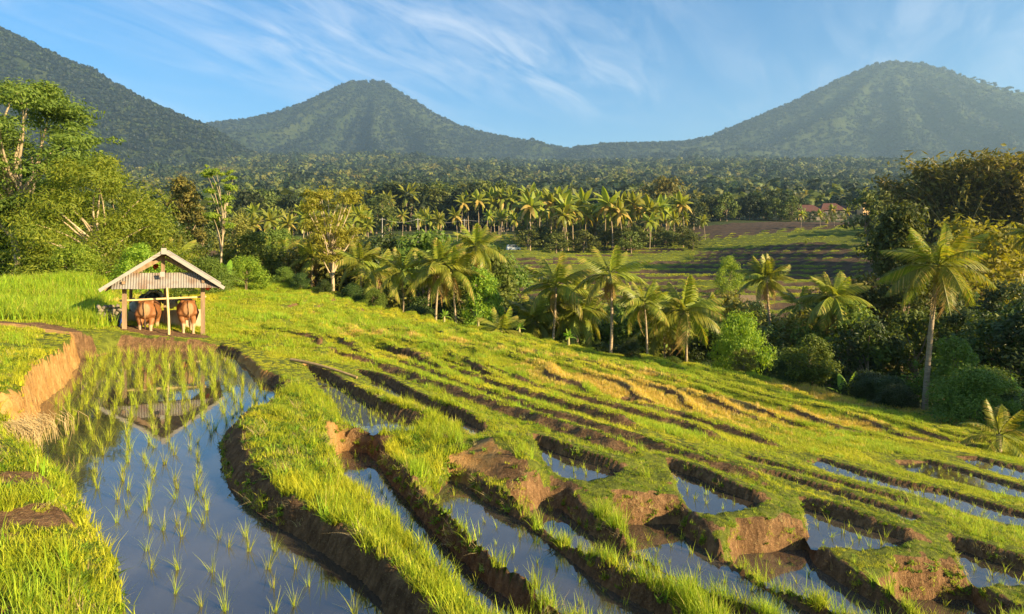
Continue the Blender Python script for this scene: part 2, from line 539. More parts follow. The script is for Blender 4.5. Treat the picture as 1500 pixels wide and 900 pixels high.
ys = np.concatenate([np.arange(-60, 2.5, 1.5), spaced(2.5, 5500, lambda y: max(.05, .0065*y) if y < 45 else (.010*y if y < 84 else (.0058*y if y < 235 else (.012*y if y < 500 else .03*y))))])
xr = spaced(13, 5200, lambda x: .07+.05*(x-13)); xl = -spaced(13.5, 5200, lambda x: .07+.05*(x-13.5))
xs = np.unique(np.concatenate([xl, np.arange(-13.5, 13, .07), xr]))
GX, GY = np.meshgrid(xs, ys)
GZ, GWD, GBK, GW, GFT, GTM, GST = ground_eval(GX, GY, True)
# surface slope and facing
dzx = np.gradient(GZ, axis=1)/np.gradient(GX, axis=1)
dzy = np.gradient(GZ, axis=0)/np.gradient(GY, axis=0)
slope = np.hypot(dzx, dzy)
face = (-dzx*-.75-dzy*-.66)/(slope+1e-6)       # 1 = faces the uphill side of its water
nz = fbm(GX, GY, 1.3, 3, 90)
# bare earth: the trimmed mud banks and the cut faces
bare = GBK*np.clip(sstep(.15, .5, face)*sstep(.35, .8, slope)*sstep(1.1, .4, GWD)+sstep(2.3, 3.2, slope), 0, 1)
# uphill sides of the bunds and terrace lips are trimmed bare
bare = np.maximum(bare, .95*sstep(.0, .3, face)*sstep(.2, .4, slope)*sstep(30, 22, GY)*(1-GW)*np.where(GX < -8.5, 0, 1)*np.where((GX < -2.5) & (GY < 10), 0, 1))
wall_left = (GX < -5.7) & (GY > 10) & (GY < 19.2)
bare = np.where(wall_left & (GBK > .5) & (slope > 1.2), 1, bare)
bare = np.maximum(bare, sstep(.05, .0, GWD))
bare = np.maximum(bare, 0.75*GST*sstep(.0, .35, nz)*sstep(26, 18, GY))
bare = np.maximum(bare, 0.9*GST*sstep(-.1, .3, nz)*sstep(30, 36, GY)*sstep(0, -4, GX))
# trodden yard in front of the shed and the tilled patch left of it
yard = np.exp(-(((GX+11.4)/1.9)**2+((GY-22.3)/1.1)**2))
bare = np.maximum(bare, sstep(.35, .6, yard))
till = np.exp(-(((GX+14.6)/2.6)**2+((GY-19.2)/1.3)**2))
bare = np.maximum(bare, sstep(.3, .6, till+.25*nz))
nearbare = sstep(-.1, .15, fbm(GX, GY, 2.4, 3, 35)+.12)*sstep(-.22, .0, fbm(GX, GY, .9, 3, 33))*sstep(10.5, 8, GY)*sstep(.15, -.3, GX+3.1+.36*(GY-5))
bare = np.maximum(bare, nearbare*.9)
bare = np.clip(bare+(nz*.25)*(bare > .08)*(bare < .95), 0, 1)
grass = 1-bare
# dry golden patches of stubble
dry = sstep(.12, .5, fbm(GX, GY, .16, 4, 120))*sstep(13, 20, GY)*(1-GW)
cx, cyy = at(1010, 612, -2.4)
dry = np.maximum(dry, np.exp(-(((GX-cx)/4.5)**2+((GY-cyy-1)/3.2)**2))*sstep(-.4, .2, fbm(GX, GY, .8, 3, 121)))
# far fields: tilled brown treads, green bunds
farmud = sstep(-.15, .08, fbm(GX, GY*2.4, 1/34., 3, 140)+np.where((GX > 70) & (GY > 225) & (GY < 296), .6, 0)+np.where((GX < 42) & (GX > -8) & (GY < 190), .18, 0))*GTM*(1-GFT)
plough = (GX > 70+.0*GY) & (GX < 150) & (GY > 232) & (GY < 298)
farmud = np.where(GTM > .5, farmud, 0)
farmud = np.where(plough, .97, farmud)
GFT = np.where(plough, 0, GFT)
forest = np.maximum(GW*(1-GTM), sstep(300, 330, GY))
grass = np.where(GTM > .5, 1-farmud, grass)

gv = np.column_stack([GX.ravel(), GY.ravel(), GZ.ravel()])
ny, nx = GX.shape
ii = (np.arange(ny-1)[:, None]*nx+np.arange(nx-1)[None]).ravel()
gq = np.column_stack([ii, ii+1, ii+nx+1, ii+nx])


def sample(A, x, y):
    """bilinear lookup of a field on the ground grid"""
    i = np.clip(np.searchsorted(ys, y)-1, 0, ny-2); j = np.clip(np.searchsorted(xs, x)-1, 0, nx-2)
    fy = (y-ys[i])/(ys[i+1]-ys[i]); fx = (x-xs[j])/(xs[j+1]-xs[j])
    return (A[i, j]*(1-fx)+A[i, j+1]*fx)*(1-fy)+(A[i+1, j]*(1-fx)+A[i+1, j+1]*fx)*fy


def gz_grid(x, y):
    return float(sample(GZ, np.array([x]), np.array([y]))[0])
# ------------------------------------------------------------------ materials
def new_mat(name):
    m = bpy.data.materials.new(name); m.use_nodes = True
    return m, NT(m.node_tree)


def surf(t, col, rough=.8, bump=None, bump_s=.3, bump_d=.02, spec=.3, metal=0.0):
    p = t.add('ShaderNodeBsdfPrincipled', ins={'Roughness': rough, 'Metallic': metal, 'Specular IOR Level': spec})
    if isinstance(col, bpy.types.NodeSocket): t.link(col, p.inputs['Base Color'])
    else: p.inputs['Base Color'].default_value = (*col, 1)
    if bump is not None:
        b = t.add('ShaderNodeBump', ins={'Strength': bump_s, 'Distance': bump_d, 'Height': bump})
        t.link(b.outputs[0], p.inputs['Normal'])
    o = t.add('ShaderNodeOutputMaterial', ins={'Surface': p.outputs[0]})
    return p


def plain(name, a, b, scale=6, rough=.8, bs=.3, bd=.01, stretch=(1, 1, 1), metal=0, spec=.3, contrast=(.3, .7)):
    m, t = new_mat(name)
    c = t.add('ShaderNodeTexCoord')
    mp = t.add('ShaderNodeMapping', ins={'Vector': c.outputs['Object'], 'Scale': stretch})
    n = t.noise(mp.outputs[0], scale, 6, .6)
    col = t.mix(t.ramp(n, *contrast), a, b)
    surf(t, col, rough, n, bs, bd, spec, metal)
    return m


def leaf_mat(name, a, b, dryc=None, dry_amt=0.0, trans=.35, rough=.55, island=True, patch=None, glow=False):
    """thin leaves: each leaf and each plant its own tone, light passes through"""
    m, t = new_mat(name)
    oi = t.add('ShaderNodeObjectInfo')
    geo = t.add('ShaderNodeNewGeometry')
    r1 = geo.outputs['Random Per Island'] if island else oi.outputs['Random']
    col = t.mix(r1, a, b)
    hs = t.add('ShaderNodeHueSaturation', ins={'Hue': t.math('MULTIPLY_ADD', oi.outputs['Random'], .035, .4825),
                                              'Value': t.math('MULTIPLY_ADD', oi.outputs['Random'], .45, .78), 'Color': col})
    col = hs.outputs[0]
    if patch is not None:
        n = t.noise(geo.outputs['Position'], patch[0], 3, .5)
        col = t.mix(t.ramp(n, patch[1], patch[2]), col, patch[3])
    if dryc is not None:
        f = t.math('LESS_THAN', t.math('FRACT', t.math('MULTIPLY', r1, 37.7)), dry_amt)
        col = t.mix(f, col, dryc)
    p = t.add('ShaderNodeBsdfPrincipled', ins={'Base Color': col, 'Roughness': rough, 'Specular IOR Level': .25})
    tcol = t.mix(.5, col, (.55, .6, .05, 1)) if glow else t.mix(1.0, col, (1.9, 1.85, .6, 1), 'MULTIPLY')
    tr = t.add('ShaderNodeBsdfTranslucent', ins={'Color': tcol})
    mx = t.add('ShaderNodeMixShader', ins={0: trans, 1: p.outputs[0], 2: tr.outputs[0]})
    t.add('ShaderNodeOutputMaterial', ins={'Surface': mx.outputs[0]})
    return m


# ground
m_ground, t = new_mat('ground_earth_and_turf')
at_ = t.add('ShaderNodeAttribute', attribute_name='cover')
sp = t.add('ShaderNodeSeparateColor', ins={0: at_.outputs['Color']})
g_, d_, f_ = sp.outputs[0], sp.outputs[1], sp.outputs[2]
geo = t.add('ShaderNodeNewGeometry')
pos = geo.outputs['Position']
n_big = t.noise(pos, .5, 5, .6)
n_mid = t.noise(pos, 5.0, 6, .65)
n_fin = t.noise(pos, 28.0, 5, .7)
mud = t.mix(t.ramp(n_mid, .3, .7), (.115, .060, .027), (.26, .145, .066))
mud = t.mix(t.ramp(n_fin, .45, .75), mud, (.30, .175, .085))
vm = t.add('ShaderNodeMapping', ins={'Vector': pos, 'Scale': (11.0, 11.0, 1.6)})
n_str = t.noise(vm.outputs[0], 1.0, 5, .65)
mud = t.mix(t.ramp(n_str, .40, .60), t.mix(.5, mud, (.05, .026, .012)), mud)
straw = t.ramp(t.noise(pos, 60.0, 2, .5), .62, .72)
mud = t.mix(t.math('MULTIPLY', straw, .5), mud, (.36, .27, .12))
at2 = t.add('ShaderNodeAttribute', attribute_name='ochre')
mud = t.mix(t.math('MULTIPLY', at2.outputs['Fac'], .85), mud, t.mix(t.ramp(n_mid, .3, .7), (.44, .22, .06), (.60, .35, .12)))  # dry orange earth, with sunlit brightness mixed into its colour
at3 = t.add('ShaderNodeAttribute', attribute_name='loam')
mud = t.mix(at3.outputs['Fac'], mud, t.mix(t.ramp(n_big, .35, .65), (.050, .034, .022), (.095, .062, .036)))
turf = t.mix(t.ramp(n_mid, .3, .7), (.06, .075, .012), (.15, .17, .02))
turf = t.mix(t.math('MULTIPLY', d_, .8), turf, (.36, .26, .07))
flo = t.mix(t.ramp(n_big, .35, .65), (.028, .042, .012), (.06, .075, .02))
base = t.mix(t.ramp(t.math('ADD', g_, t.math('MULTIPLY_ADD', n_fin, .5, -.25)), .35, .65), mud, turf)
base = t.mix(f_, base, flo)
hgt = t.math('ADD', t.math('ADD', t.math('MULTIPLY', n_mid, .7), t.math('MULTIPLY', n_fin, .4)), t.math('MULTIPLY', n_str, .5))
surf(t, base, .92, hgt, .95, .10, .15)

# water: shallow, silty, mirror-like
m_water, t = new_mat('paddy_water')
geo = t.add('ShaderNodeNewGeometry')
n = t.noise(geo.outputs['Position'], 2.2, 3, .5)
n2 = t.noise(geo.outputs['Position'], .35, 3, .5)
rip = t.add('ShaderNodeBump', ins={'Strength': .05, 'Distance': .02, 'Height': n})
col = t.mix(t.ramp(n2, .35, .7), (.038, .030, .022), (.075, .060, .045))
p = t.add('ShaderNodeBsdfPrincipled', ins={'Base Color': col, 'Roughness': .03, 'IOR': 2.2, 'Normal': rip.outputs[0]})
t.add('ShaderNodeOutputMaterial', ins={'Surface': p.outputs[0]})

m_grass = leaf_mat('grass_blades', (.20, .28, .012), (.52, .53, .028), (.64, .48, .12), .09, trans=.45, patch=(.35, .46, .70, (.62, .56, .03, 1)), glow=True)
m_grass_dry = leaf_mat('dry_stubble', (.56, .36, .07), (.42, .36, .06), (.62, .47, .2), .3, trans=.3)
m_grass_tall = leaf_mat('tall_lush_grass', (.19, .32, .018), (.44, .52, .03), (.5, .4, .1), .04, trans=.45, glow=True)
m_rice = leaf_mat('rice_seedling_leaf', (.32, .40, .02), (.52, .54, .04), (.55, .48, .12), .06, trans=.5, glow=True)
m_leaf = leaf_mat('broad_leaf_green', (.075, .12, .018), (.16, .20, .028), trans=.35)
m_leaf_bright = leaf_mat('sunny_feathery_leaf', (.12, .20, .02), (.27, .32, .03), trans=.42)
m_leaf_dark = leaf_mat('dark_glossy_leaf', (.025, .048, .009), (.065, .092, .015), trans=.22, rough=.42)
m_leaf_yellow = leaf_mat('yellow_green_leaf', (.18, .20, .02), (.34, .32, .035), trans=.4)
m_leaf_olive = leaf_mat('olive_leaf', (.11, .12, .022), (.21, .18, .035), trans=.3)
m_leaf_far = leaf_mat('distant_canopy', (.06, .085, .018), (.15, .16, .03), trans=.25)
m_leaf_far_dark = leaf_mat('distant_dark_canopy', (.018, .034, .012), (.045, .06, .018), trans=.2)
m_leaf_mtn = leaf_mat('mountain_canopy', (.007, .015, .010), (.015, .024, .014), trans=.15)
m_frond = leaf_mat('palm_frond', (.13, .17, .022), (.27, .27, .035), (.42, .30, .08), .07, trans=.35, rough=.42)
m_frond_dry = leaf_mat('dry_palm_frond', (.36, .24, .08), (.26, .17, .06), trans=.2)
m_banana = leaf_mat('banana_leaf', (.13, .23, .025), (.22, .33, .04), trans=.45, rough=.4)
m_straw = leaf_mat('straw', (.50, .38, .18), (.38, .27, .11), trans=.2)
m_bark = plain('bark_brown', (.16, .11, .07), (.30, .22, .14), 9, stretch=(1, 1, .25), bs=.6, bd=.03)
m_bark_pale = plain('bark_pale', (.30, .22, .13), (.50, .40, .26), 7, stretch=(1, 1, .3), bs=.5, bd=.02)
m_palm_bark = plain('palm_trunk_bark', (.22, .16, .10), (.40, .31, .20), 12, stretch=(.3, .3, 1.6), bs=.6, bd=.03)


# ------------------------------------------------------------------ ground sheet
me = np_mesh('ground', gv, gq, None, m_ground, True)
a = me.color_attributes.new('cover', 'FLOAT_COLOR', 'POINT')
colr = np.ones((len(gv), 4), np.float32)
colr[:, 0] = grass.ravel(); colr[:, 1] = dry.ravel(); colr[:, 2] = np.where(GTM > .5, 0, forest).ravel()
a.data.foreach_set('color', colr.ravel())
ochre = np.maximum(np.where(wall_left, 1.0, 0.0), sstep(.9, .3, np.hypot(GX+3.6, GY-12.0)))  # orange earth on the cut faces that catch the sun, their light painted in
ochre = np.maximum(ochre, .8*sstep(.8, .2, np.hypot(GX+.55, GY-11.5)))
a = me.attributes.new('ochre', 'FLOAT', 'POINT'); a.data.foreach_set('value', ochre.ravel().astype(np.float32))
a = me.attributes.new('loam', 'FLOAT', 'POINT'); a.data.foreach_set('value', np.where(GTM > .3, 1, 0).ravel().astype(np.float32))
ground = mobj('ground', me)
tag(ground, 'terraced grassy hillside and valley floor with bare mud bunds', kind='structure')

# water sheets
for W in WATERS:
    P = W['poly']
    bm = bmesh.new()
    Pd = densify(np.vstack([P, P[:1]]), .4)[:-1]
    # grow a little so that the bank, not the sheet, ends the water
    area = 0.5*np.sum(P[:, 0]*np.roll(P[:, 1], -1)-np.roll(P[:, 0], -1)*P[:, 1])
    nxt = np.roll(Pd, -1, 0); prv = np.roll(Pd, 1, 0)
    tn = nxt-prv; tn /= np.linalg.norm(tn, axis=1, keepdims=True)+1e-9
    nrm = np.column_stack([tn[:, 1], -tn[:, 0]])*(1 if area > 0 else -1)
    Pg = Pd+nrm*(.16 if W['z'] == 0 else .09)
    vs = [bm.verts.new((q[0], q[1], W['z'])) for q in Pg]
    f = bm.faces.new(vs)
    if f.normal.z < 0 or area < 0: f.normal_flip()
    bmesh.ops.triangulate(bm, faces=[f])
    me = bpy.data.meshes.new('paddy_water'); bm.to_mesh(me); bm.free()
    me.materials.append(m_water)
    W['obj'] = tag(mobj('paddy_water', me), W['label'], kind='structure')

# ------------------------------------------------------------------ mountains
m_mount, t = new_mat('forested_mountain')
geo = t.add('ShaderNodeNewGeometry')
n1 = t.noise(geo.outputs['Position'], .035, 5, .6)
n2 = t.noise(geo.outputs['Position'], .004, 4, .55)
c = t.mix(t.ramp(n1, .35, .65), (.014, .024, .010), (.035, .046, .018))
c = t.mix(t.ramp(n2, .4, .65), c, (.045, .055, .02))
surf(t, c, .95, n1, 1.0, 14.0, .05)

MOUNTS = []


def mountain(label, px, py, Y, left, right, seed, depth, gully, fdep):
    """heights follow the skyline on both sides; ridges and gullies run down from the summit"""
    z0 = CAMH+(370-py)/1000*Y; x0 = (px-750)/1000*Y
    rl = [(0, z0)]+[((px-a)/1000*Y, CAMH+(370-b)/1000*Y) for a, b in left]
    rr = [(0, z0)]+[((a-px)/1000*Y, CAMH+(370-b)/1000*Y) for a, b in right]
    rmax = max(rl[-1][0], rr[-1][0])
    n = 190
    gx = np.linspace(-rl[-1][0]*1.02, rr[-1][0]*1.02, n); gy = np.linspace(-min(depth, rmax), min(depth, rmax)*.6, int(n*.8))
    X, Yy = np.meshgrid(gx, gy)

    def hfun(X, Yy):
        r = np.hypot(X, Yy*1.0)
        th = np.arctan2(Yy, X)
        wgt = .5+.5*np.cos(th)
        hl = np.interp(r, [q[0] for q in rl], [q[1] for q in rl]); hr = np.interp(r, [q[0] for q in rr], [q[1] for q in rr])
        h = hl*(1-wgt)+hr*wgt
        wf = np.sin(th)**2
        hf_ = z0*np.sign(1-r/fdep)*np.abs(1-r/fdep)**1.25
        h = h*(1-wf)+np.minimum(h, hf_)*wf
        # gullies: strong on the faces, gone at the skyline so the outline stays
        warp = fbm(X, Yy, 1/600., 3, seed)*.35
        k = th*7+warp*4
        g1 = 1-np.abs(np.sin(k+seed))
        g2 = 1-np.abs(np.sin(th*17+warp*9+seed))
        amp = gully*sstep(60, 700, r)*sstep(0.05, .45, np.abs(np.sin(th)))
        h = h-amp*(1-g1)*.9-amp*.4*(1-g2)
        h = h+(fbm(X, Yy, 1/260., 4, seed+5)-.35)*gully*.6*sstep(100, 700, r)*sstep(.0, .4, np.abs(np.sin(th)))+fbm(X, Yy, 1/60., 3, seed+9)*7
        return h
    H = hfun(X, Yy)
    v = np.column_stack([(X+x0).ravel(), (Yy+Y).ravel(), H.ravel()])
    ny_, nx_ = X.shape
    i = (np.arange(ny_-1)[:, None]*nx_+np.arange(nx_-1)[None]).ravel()
    q = np.column_stack([i, i+1, i+nx_+1, i+nx_])
    o = mobj('mountain', np_mesh('mountain', v, q, None, m_mount, True))
    tag(o, label, kind='structure')
    MOUNTS.append((x0, Y, hfun, gx, gy))


mountain('forested volcano flank rising out of frame behind the tall pale trunk tree', -230, -60, 2700,
         [(-900, 300)], [(-100, 0), (0, 45), (60, 75), (130, 105), (200, 145), (255, 170), (300, 188), (340, 210), (400, 250), (520, 330)], 3, 1500, 100, 1700)
mountain('blunt topped forested volcano in the middle of the skyline', 540, 121, 4600,
         [(515, 121), (490, 133), (455, 150), (420, 165), (380, 176), (340, 183), (300, 187), (200, 215), (60, 300)],
         [(560, 122), (590, 139), (615, 155), (640, 171), (670, 185), (700, 195), (760, 208), (830, 221), (960, 260)], 12, 2600, 125, 2300)
mountain('broad dark forested volcano beyond the bamboo grove', 1320, 92, 4300,
         [(1285, 95), (1250, 109), (1200, 133), (1165, 150), (1130, 165), (1070, 190), (1030, 208), (980, 214), (840, 222), (700, 300)],
         [(1350, 96), (1400, 114), (1450, 134), (1500, 152), (1600, 190), (1800, 260)], 21, 2400, 100, 2300)

# ------------------------------------------------------------------ haze in the valley air
bm = bmesh.new(); bmesh.ops.create_cube(bm, size=1.0)
hz = bpy.data.meshes.new('haze'); bm.to_mesh(hz); bm.free()
m_haze = bpy.data.materials.new('haze_air'); m_haze.use_nodes = True
t = NT(m_haze.node_tree)
pv_ = t.add('ShaderNodeVolumePrincipled', ins={'Color': (.48, .74, 1.0, 1), 'Density': 1.05e-4, 'Anisotropy': .25})
t.add('ShaderNodeOutputMaterial', ins={'Volume': pv_.outputs[0]})
hz.materials.append(m_haze)
haze = mobj('haze', hz, loc=(0, 3300, 630), scl=(13000, 9400, 1290))
tag(haze, 'thin bluish morning haze filling the valley air', kind='stuff')
# ------------------------------------------------------------------ instancing of uncountable cover
def gn_instancer(name, pts, rot, scl, idx, sources, label):
    me = bpy.data.meshes.new(name)
    me.vertices.add(len(pts)); me.vertices.foreach_set('co', np.ascontiguousarray(pts, np.float32).ravel())
    a = me.attributes.new('rot', 'FLOAT_VECTOR', 'POINT'); a.data.foreach_set('vector', np.ascontiguousarray(rot, np.float32).ravel())
    a = me.attributes.new('scl', 'FLOAT_VECTOR', 'POINT'); a.data.foreach_set('vector', np.ascontiguousarray(scl, np.float32).ravel())
    a = me.attributes.new('idx', 'INT', 'POINT'); a.data.foreach_set('value', np.ascontiguousarray(idx, np.int32))
    me.update()
    col = bpy.data.collections.new(name+'_kinds')
    for k, s in enumerate(sources):
        o = bpy.data.objects.new('%s_kind_%02d' % (name, k), s)
        col.objects.link(o)
    ng = bpy.data.node_groups.new(name+'_scatter', 'GeometryNodeTree')
    ng.interface.new_socket('Geometry', in_out='INPUT', socket_type='NodeSocketGeometry')
    ng.interface.new_socket('Geometry', in_out='OUTPUT', socket_type='NodeSocketGeometry')
    N = ng.nodes; L = ng.links
    gi = N.new('NodeGroupInput'); go = N.new('NodeGroupOutput')
    ci = N.new('GeometryNodeCollectionInfo'); ci.inputs['Collection'].default_value = col
    ci.inputs['Separate Children'].default_value = True; ci.inputs['Reset Children'].default_value = True
    ip = N.new('GeometryNodeInstanceOnPoints'); ip.inputs['Pick Instance'].default_value = True

    def attr(nm, typ):
        n = N.new('GeometryNodeInputNamedAttribute'); n.data_type = typ; n.inputs[0].default_value = nm
        return n.outputs[0]
    e2r = N.new('FunctionNodeEulerToRotation')
    L.new(attr('rot', 'FLOAT_VECTOR'), e2r.inputs[0])
    L.new(gi.outputs[0], ip.inputs['Points']); L.new(ci.outputs[0], ip.inputs['Instance'])
    L.new(attr('idx', 'INT'), ip.inputs['Instance Index']); L.new(e2r.outputs[0], ip.inputs['Rotation'])
    L.new(attr('scl', 'FLOAT_VECTOR'), ip.inputs['Scale'])
    L.new(ip.outputs[0], go.inputs[0])
    o = mobj(name, me)
    md = o.modifiers.new('scatter', 'NODES'); md.node_group = ng
    tag(o, label, kind='stuff')
    return o


def tuft(rng, n, h, spread, lean, wid, mat, segs=2, curl=.5):
    """a tuft of bent, tapering blades"""
    mb = MB()
    az = rng.random(n)*2*math.pi; rr = spread*np.sqrt(rng.random(n)); a2 = rng.random(n)*2*math.pi
    H = h*(.55+.6*rng.random(n)); ln = lean*(.3+1.0*rng.random(n)); wd = wid*(.7+.6*rng.random(n))
    s = np.linspace(0, 1, segs+1)
    base = np.stack([np.cos(a2)*rr, np.sin(a2)*rr, np.zeros(n)-.02], 1)
    d = np.stack([np.cos(az), np.sin(az), np.zeros(n)], 1)
    side = np.stack([-np.sin(az), np.cos(az), np.zeros(n)], 1)
    vs = []
    for k in s:
        c = base+d*(ln*H*(k**1.0*.35+curl*k**2.2))[:, None]
        c[:, 2] += H*(k-.28*curl*ln*k**2.5)
        wv = (wd*(1-.92*k)*.5)[:, None]
        vs.append(np.stack([c-side*wv, c+side*wv], 1))
    V = np.stack(vs, 1)        # n, segs+1, 2, 3
    m = (segs+1)*2
    b = np.arange(n)[:, None]*m
    q = np.concatenate([np.stack([b[:, 0]+2*k, b[:, 0]+2*k+1, b[:, 0]+2*k+3, b[:, 0]+2*k+2], 1) for k in range(segs)])
    mb.add(V.reshape(-1, 3), q)
    return mb.mesh('tuft', mat)


rng = np.random.default_rng(21)
T_SHORT = [tuft(rng, 34, .065, .09, .95, .0085, m_grass) for _ in range(3)]
T_MED = [tuft(rng, 30, .15, .09, .9, .010, m_grass) for _ in range(3)]
T_LONG = [tuft(rng, 22, .25, .07, .65, .010, m_grass_tall, 3) for _ in range(3)]
T_PATCH = [tuft(rng, 70, .10, .28, .9, .018, m_grass) for _ in range(3)]
T_PATCH_TALL = [tuft(rng, 50, .26, .25, .7, .020, m_grass_tall, 3) for _ in range(2)]
T_DRY = [tuft(rng, 46, .20, .22, .5, .016, m_grass_dry) for _ in range(2)]
T_FAR = [tuft(rng, 60, .32, .8, .7, .07, m_grass) for _ in range(2)]
T_TINY = [tuft(rng, 8, .17, .02, .6, .011, m_rice) for _ in range(3)]
m_weed = leaf_mat('broad_weed_leaf', (.09, .16, .012), (.22, .28, .02), trans=.35)
T_WEED = [tuft(rng, 26, .07, .07, 1.5, .026, m_weed, 3, .7) for _ in range(3)]
T_DEAD = [tuft(rng, 14, .14, .08, 1.6, .006, m_straw, 3, .6) for _ in range(2)]
KINDS = T_SHORT+T_MED+T_LONG+T_PATCH+T_PATCH_TALL+T_DRY+T_FAR+T_WEED+T_DEAD      # 18-20 21-22 0-2 3-5 6-8 9-11 12-13 14-15 16-17


def scatter(x0, x1, y0, y1, dens):
    n = int((x1-x0)*(y1-y0)*dens)
    return x0+(x1-x0)*rng.random(n), y0+(y1-y0)*rng.random(n)


PTS, ROT, SCL, IDX = [], [], [], []


def put(x, y, sel, scale, idx, tilt=.25):
    x = x[sel]; y = y[sel]; n = len(x)
    if not n: return
    sc_ = (scale if np.isscalar(scale) else scale[sel])*(.75+.5*rng.random(n))
    PTS.append(np.column_stack([x, y, sample(GZ, x, y)]))
    ROT.append(np.column_stack([(rng.random(n)-.5)*tilt, (rng.random(n)-.5)*tilt, rng.random(n)*6.28]))
    SCL.append(np.column_stack([sc_, sc_, sc_*(.8+.4*rng.random(n))]))
    IDX.append(np.broadcast_to(idx, (len(sel),))[sel] if not np.isscalar(idx) else np.full(n, idx))


def grassy(x, y, thr=.55):
    return (sample(grass, x, y) > thr) & (sample(GWD, x, y) > .05)


def visible(x, y, m=1.5):
    return np.abs(x) < .80*y+m


# near band
for (x0, x1, y0, y1, dn) in ((-9, 10, 3.2, 9, 230), (-11, 13, 9, 15.5, 130)):
    x, y = scatter(x0, x1, y0, y1, dn)
    p = fbm(x, y, .8, 3, 200)
    wd = sample(GWD, x, y)
    big = (p > .12) | ((wd < .3) & (rng.random(len(x)) < .5))
    lowzone = (sample(GZ, x, y) < -.2) & (y < 11.55-.375*(x+3.5))
    upper = (y > 11.55-.375*(x+3.5)) & (x > -1)
    long_ = (lowzone & (p > -.35) & (rng.random(len(x)) < .55)) | ((x > -4.5) & (wd > .4) & (p > .1) & (y < 12.5) & (rng.random(len(x)) < .10)) | (rng.random(len(x)) < .008)
    big = big & ~upper & (rng.random(len(x)) < .8)
    idx = np.where(long_, rng.integers(6, 9, len(x)), np.where(big, rng.integers(3, 6, len(x)), rng.integers(0, 3, len(x))))
    ok = grassy(x, y) & visible(x, y)
    rr_ = rng.random(len(x)); pw = fbm(x, y, .7, 2, 230)
    idx = np.where(~long_ & (rr_ < .12+.5*np.clip(pw, 0, 1)+np.where(x < -2.6, .12, 0)), rng.integers(18, 21, len(x)), np.where(rr_ > .965, rng.integers(21, 23, len(x)), idx))
    put(x, y, ok & ~((x < -2.6) & (y < 9.5) & (rng.random(len(x)) < .35)), (1.0 if y0 < 9 else 1.1)*np.where(upper, .78, 1.0)*np.where(upper & (x > .3) & (wd < .5), .55, 1.0), idx, .6)
# sprigs on the bare mud
x, y = scatter(-9, 12, 3.2, 15, 14)
put(x, y, (sample(GWD, x, y) > .06) & (sample(grass, x, y) < .55) & visible(x, y), .8, rng.choice([0, 1, 2, 3, 4, 18, 19, 20, 21, 22, 21, 22], len(x)), .9)
# weeds and roots hanging on the cut faces
x, y = scatter(-5, 9, 7.5, 13.5, 420)
sl_ = sample(slope, x, y)
put(x, y, (sl_ > 1.6) & (sample(GWD, x, y) > .04) & (rng.random(len(x)) < .55) & visible(x, y), .75, rng.choice([0, 1, 2, 18, 19, 21, 22], len(x)), 1.8)
# middle band
x, y = scatter(-24, 22, 15.5, 30, 46)
dr = sample(dry, x, y); p = fbm(x, y, .5, 3, 210)
tall = (sample(GX*0+1, x, y) > 0) & (p > .1) & (rng.random(len(x)) < .35)
idx = np.where(dr*1.1 > rng.random(len(x))+.12, rng.integers(14, 16, len(x)), np.where(tall, rng.integers(12, 14, len(x)), rng.integers(9, 12, len(x))))
wdm = sample(GWD, x, y)
idx = np.where((wdm < .9) & (idx >= 12), rng.integers(9, 12, len(x)), idx)
put(x, y, grassy(x, y) & visible(x, y), np.where(idx >= 12, .62, .72)*np.where(wdm < .9, .4, 1), idx)
# upper slope
x, y = scatter(-42, 26, 30, 66, 17)
dr = sample(dry, x, y); tl = np.interp(x, TLX, TLY)
p = fbm(x, y, .3, 3, 211)
tall = (p > .05) & (rng.random(len(x)) < .45)
idx = np.where(dr > rng.random(len(x))+.2, rng.integers(14, 16, len(x)), np.where(tall, rng.integers(12, 14, len(x)), rng.integers(9, 12, len(x))))
put(x, y, grassy(x, y) & visible(x, y) & (y < tl+5), np.where(idx >= 12, .9, 1.15), idx)
# lush long grass on the rise left of the shed
x, y = scatter(-34, -12, 21, 44, 14)
put(x, y, grassy(x, y) & visible(x, y, 3) & (x < -.60*y) & (rng.random(len(x)) < .8), 1.6+0*x, rng.integers(12, 14, len(x)))
# far fields
x, y = scatter(-60, 120, 92, 300, 2.6)
put(x, y, (sample(GFT, x, y) > .5) & (sample(grass, x, y) > .6) & (sample(GTM, x, y) > .5) & visible(x, y, 4), .45, rng.integers(16, 18, len(x)))
gn_instancer('grass', np.vstack(PTS), np.vstack(ROT), np.vstack(SCL), np.concatenate(IDX), KINDS, 'yellow green grass covering the bunds and slope')
print('grass tufts', sum(len(p) for p in PTS))

# ------------------------------------------------------------------ rice
RICE = [tuft(rng, 20, .27, .020, .65, .0075, m_rice, 3, .55) for _ in range(6)]
P = WATERS[0]['poly']
cand = []
for r_i, yy in enumerate(np.arange(5.4, 22.2, .37)):
    for xx in np.arange(-16, 1, .34):
        cand.append((xx+.20*(r_i % 2)+rng.normal(0, .05)-.06*(yy-8), yy+rng.normal(0, .06)))
cand = np.array(cand)
sd = poly_sd(cand[:, 0], cand[:, 1], P)
cand = cand[(sd < -.22) & (np.abs(cand[:, 0]) < .79*cand[:, 1])]
keep = rng.random(len(cand)) < np.interp(cand[:, 1], [5, 8, 12, 16], [1.0, .95, .95, 1.0])
cand = cand[keep]; print('seedlings', len(cand)); rest = cand[300:]; cand = cand[:300]
LR = {0: 'small sparse rice seedling standing in open sky mirroring water', 1: 'rice seedling in the middle of the large flooded paddy', 2: 'tall bright rice seedling in the rows before the cattle shed'}
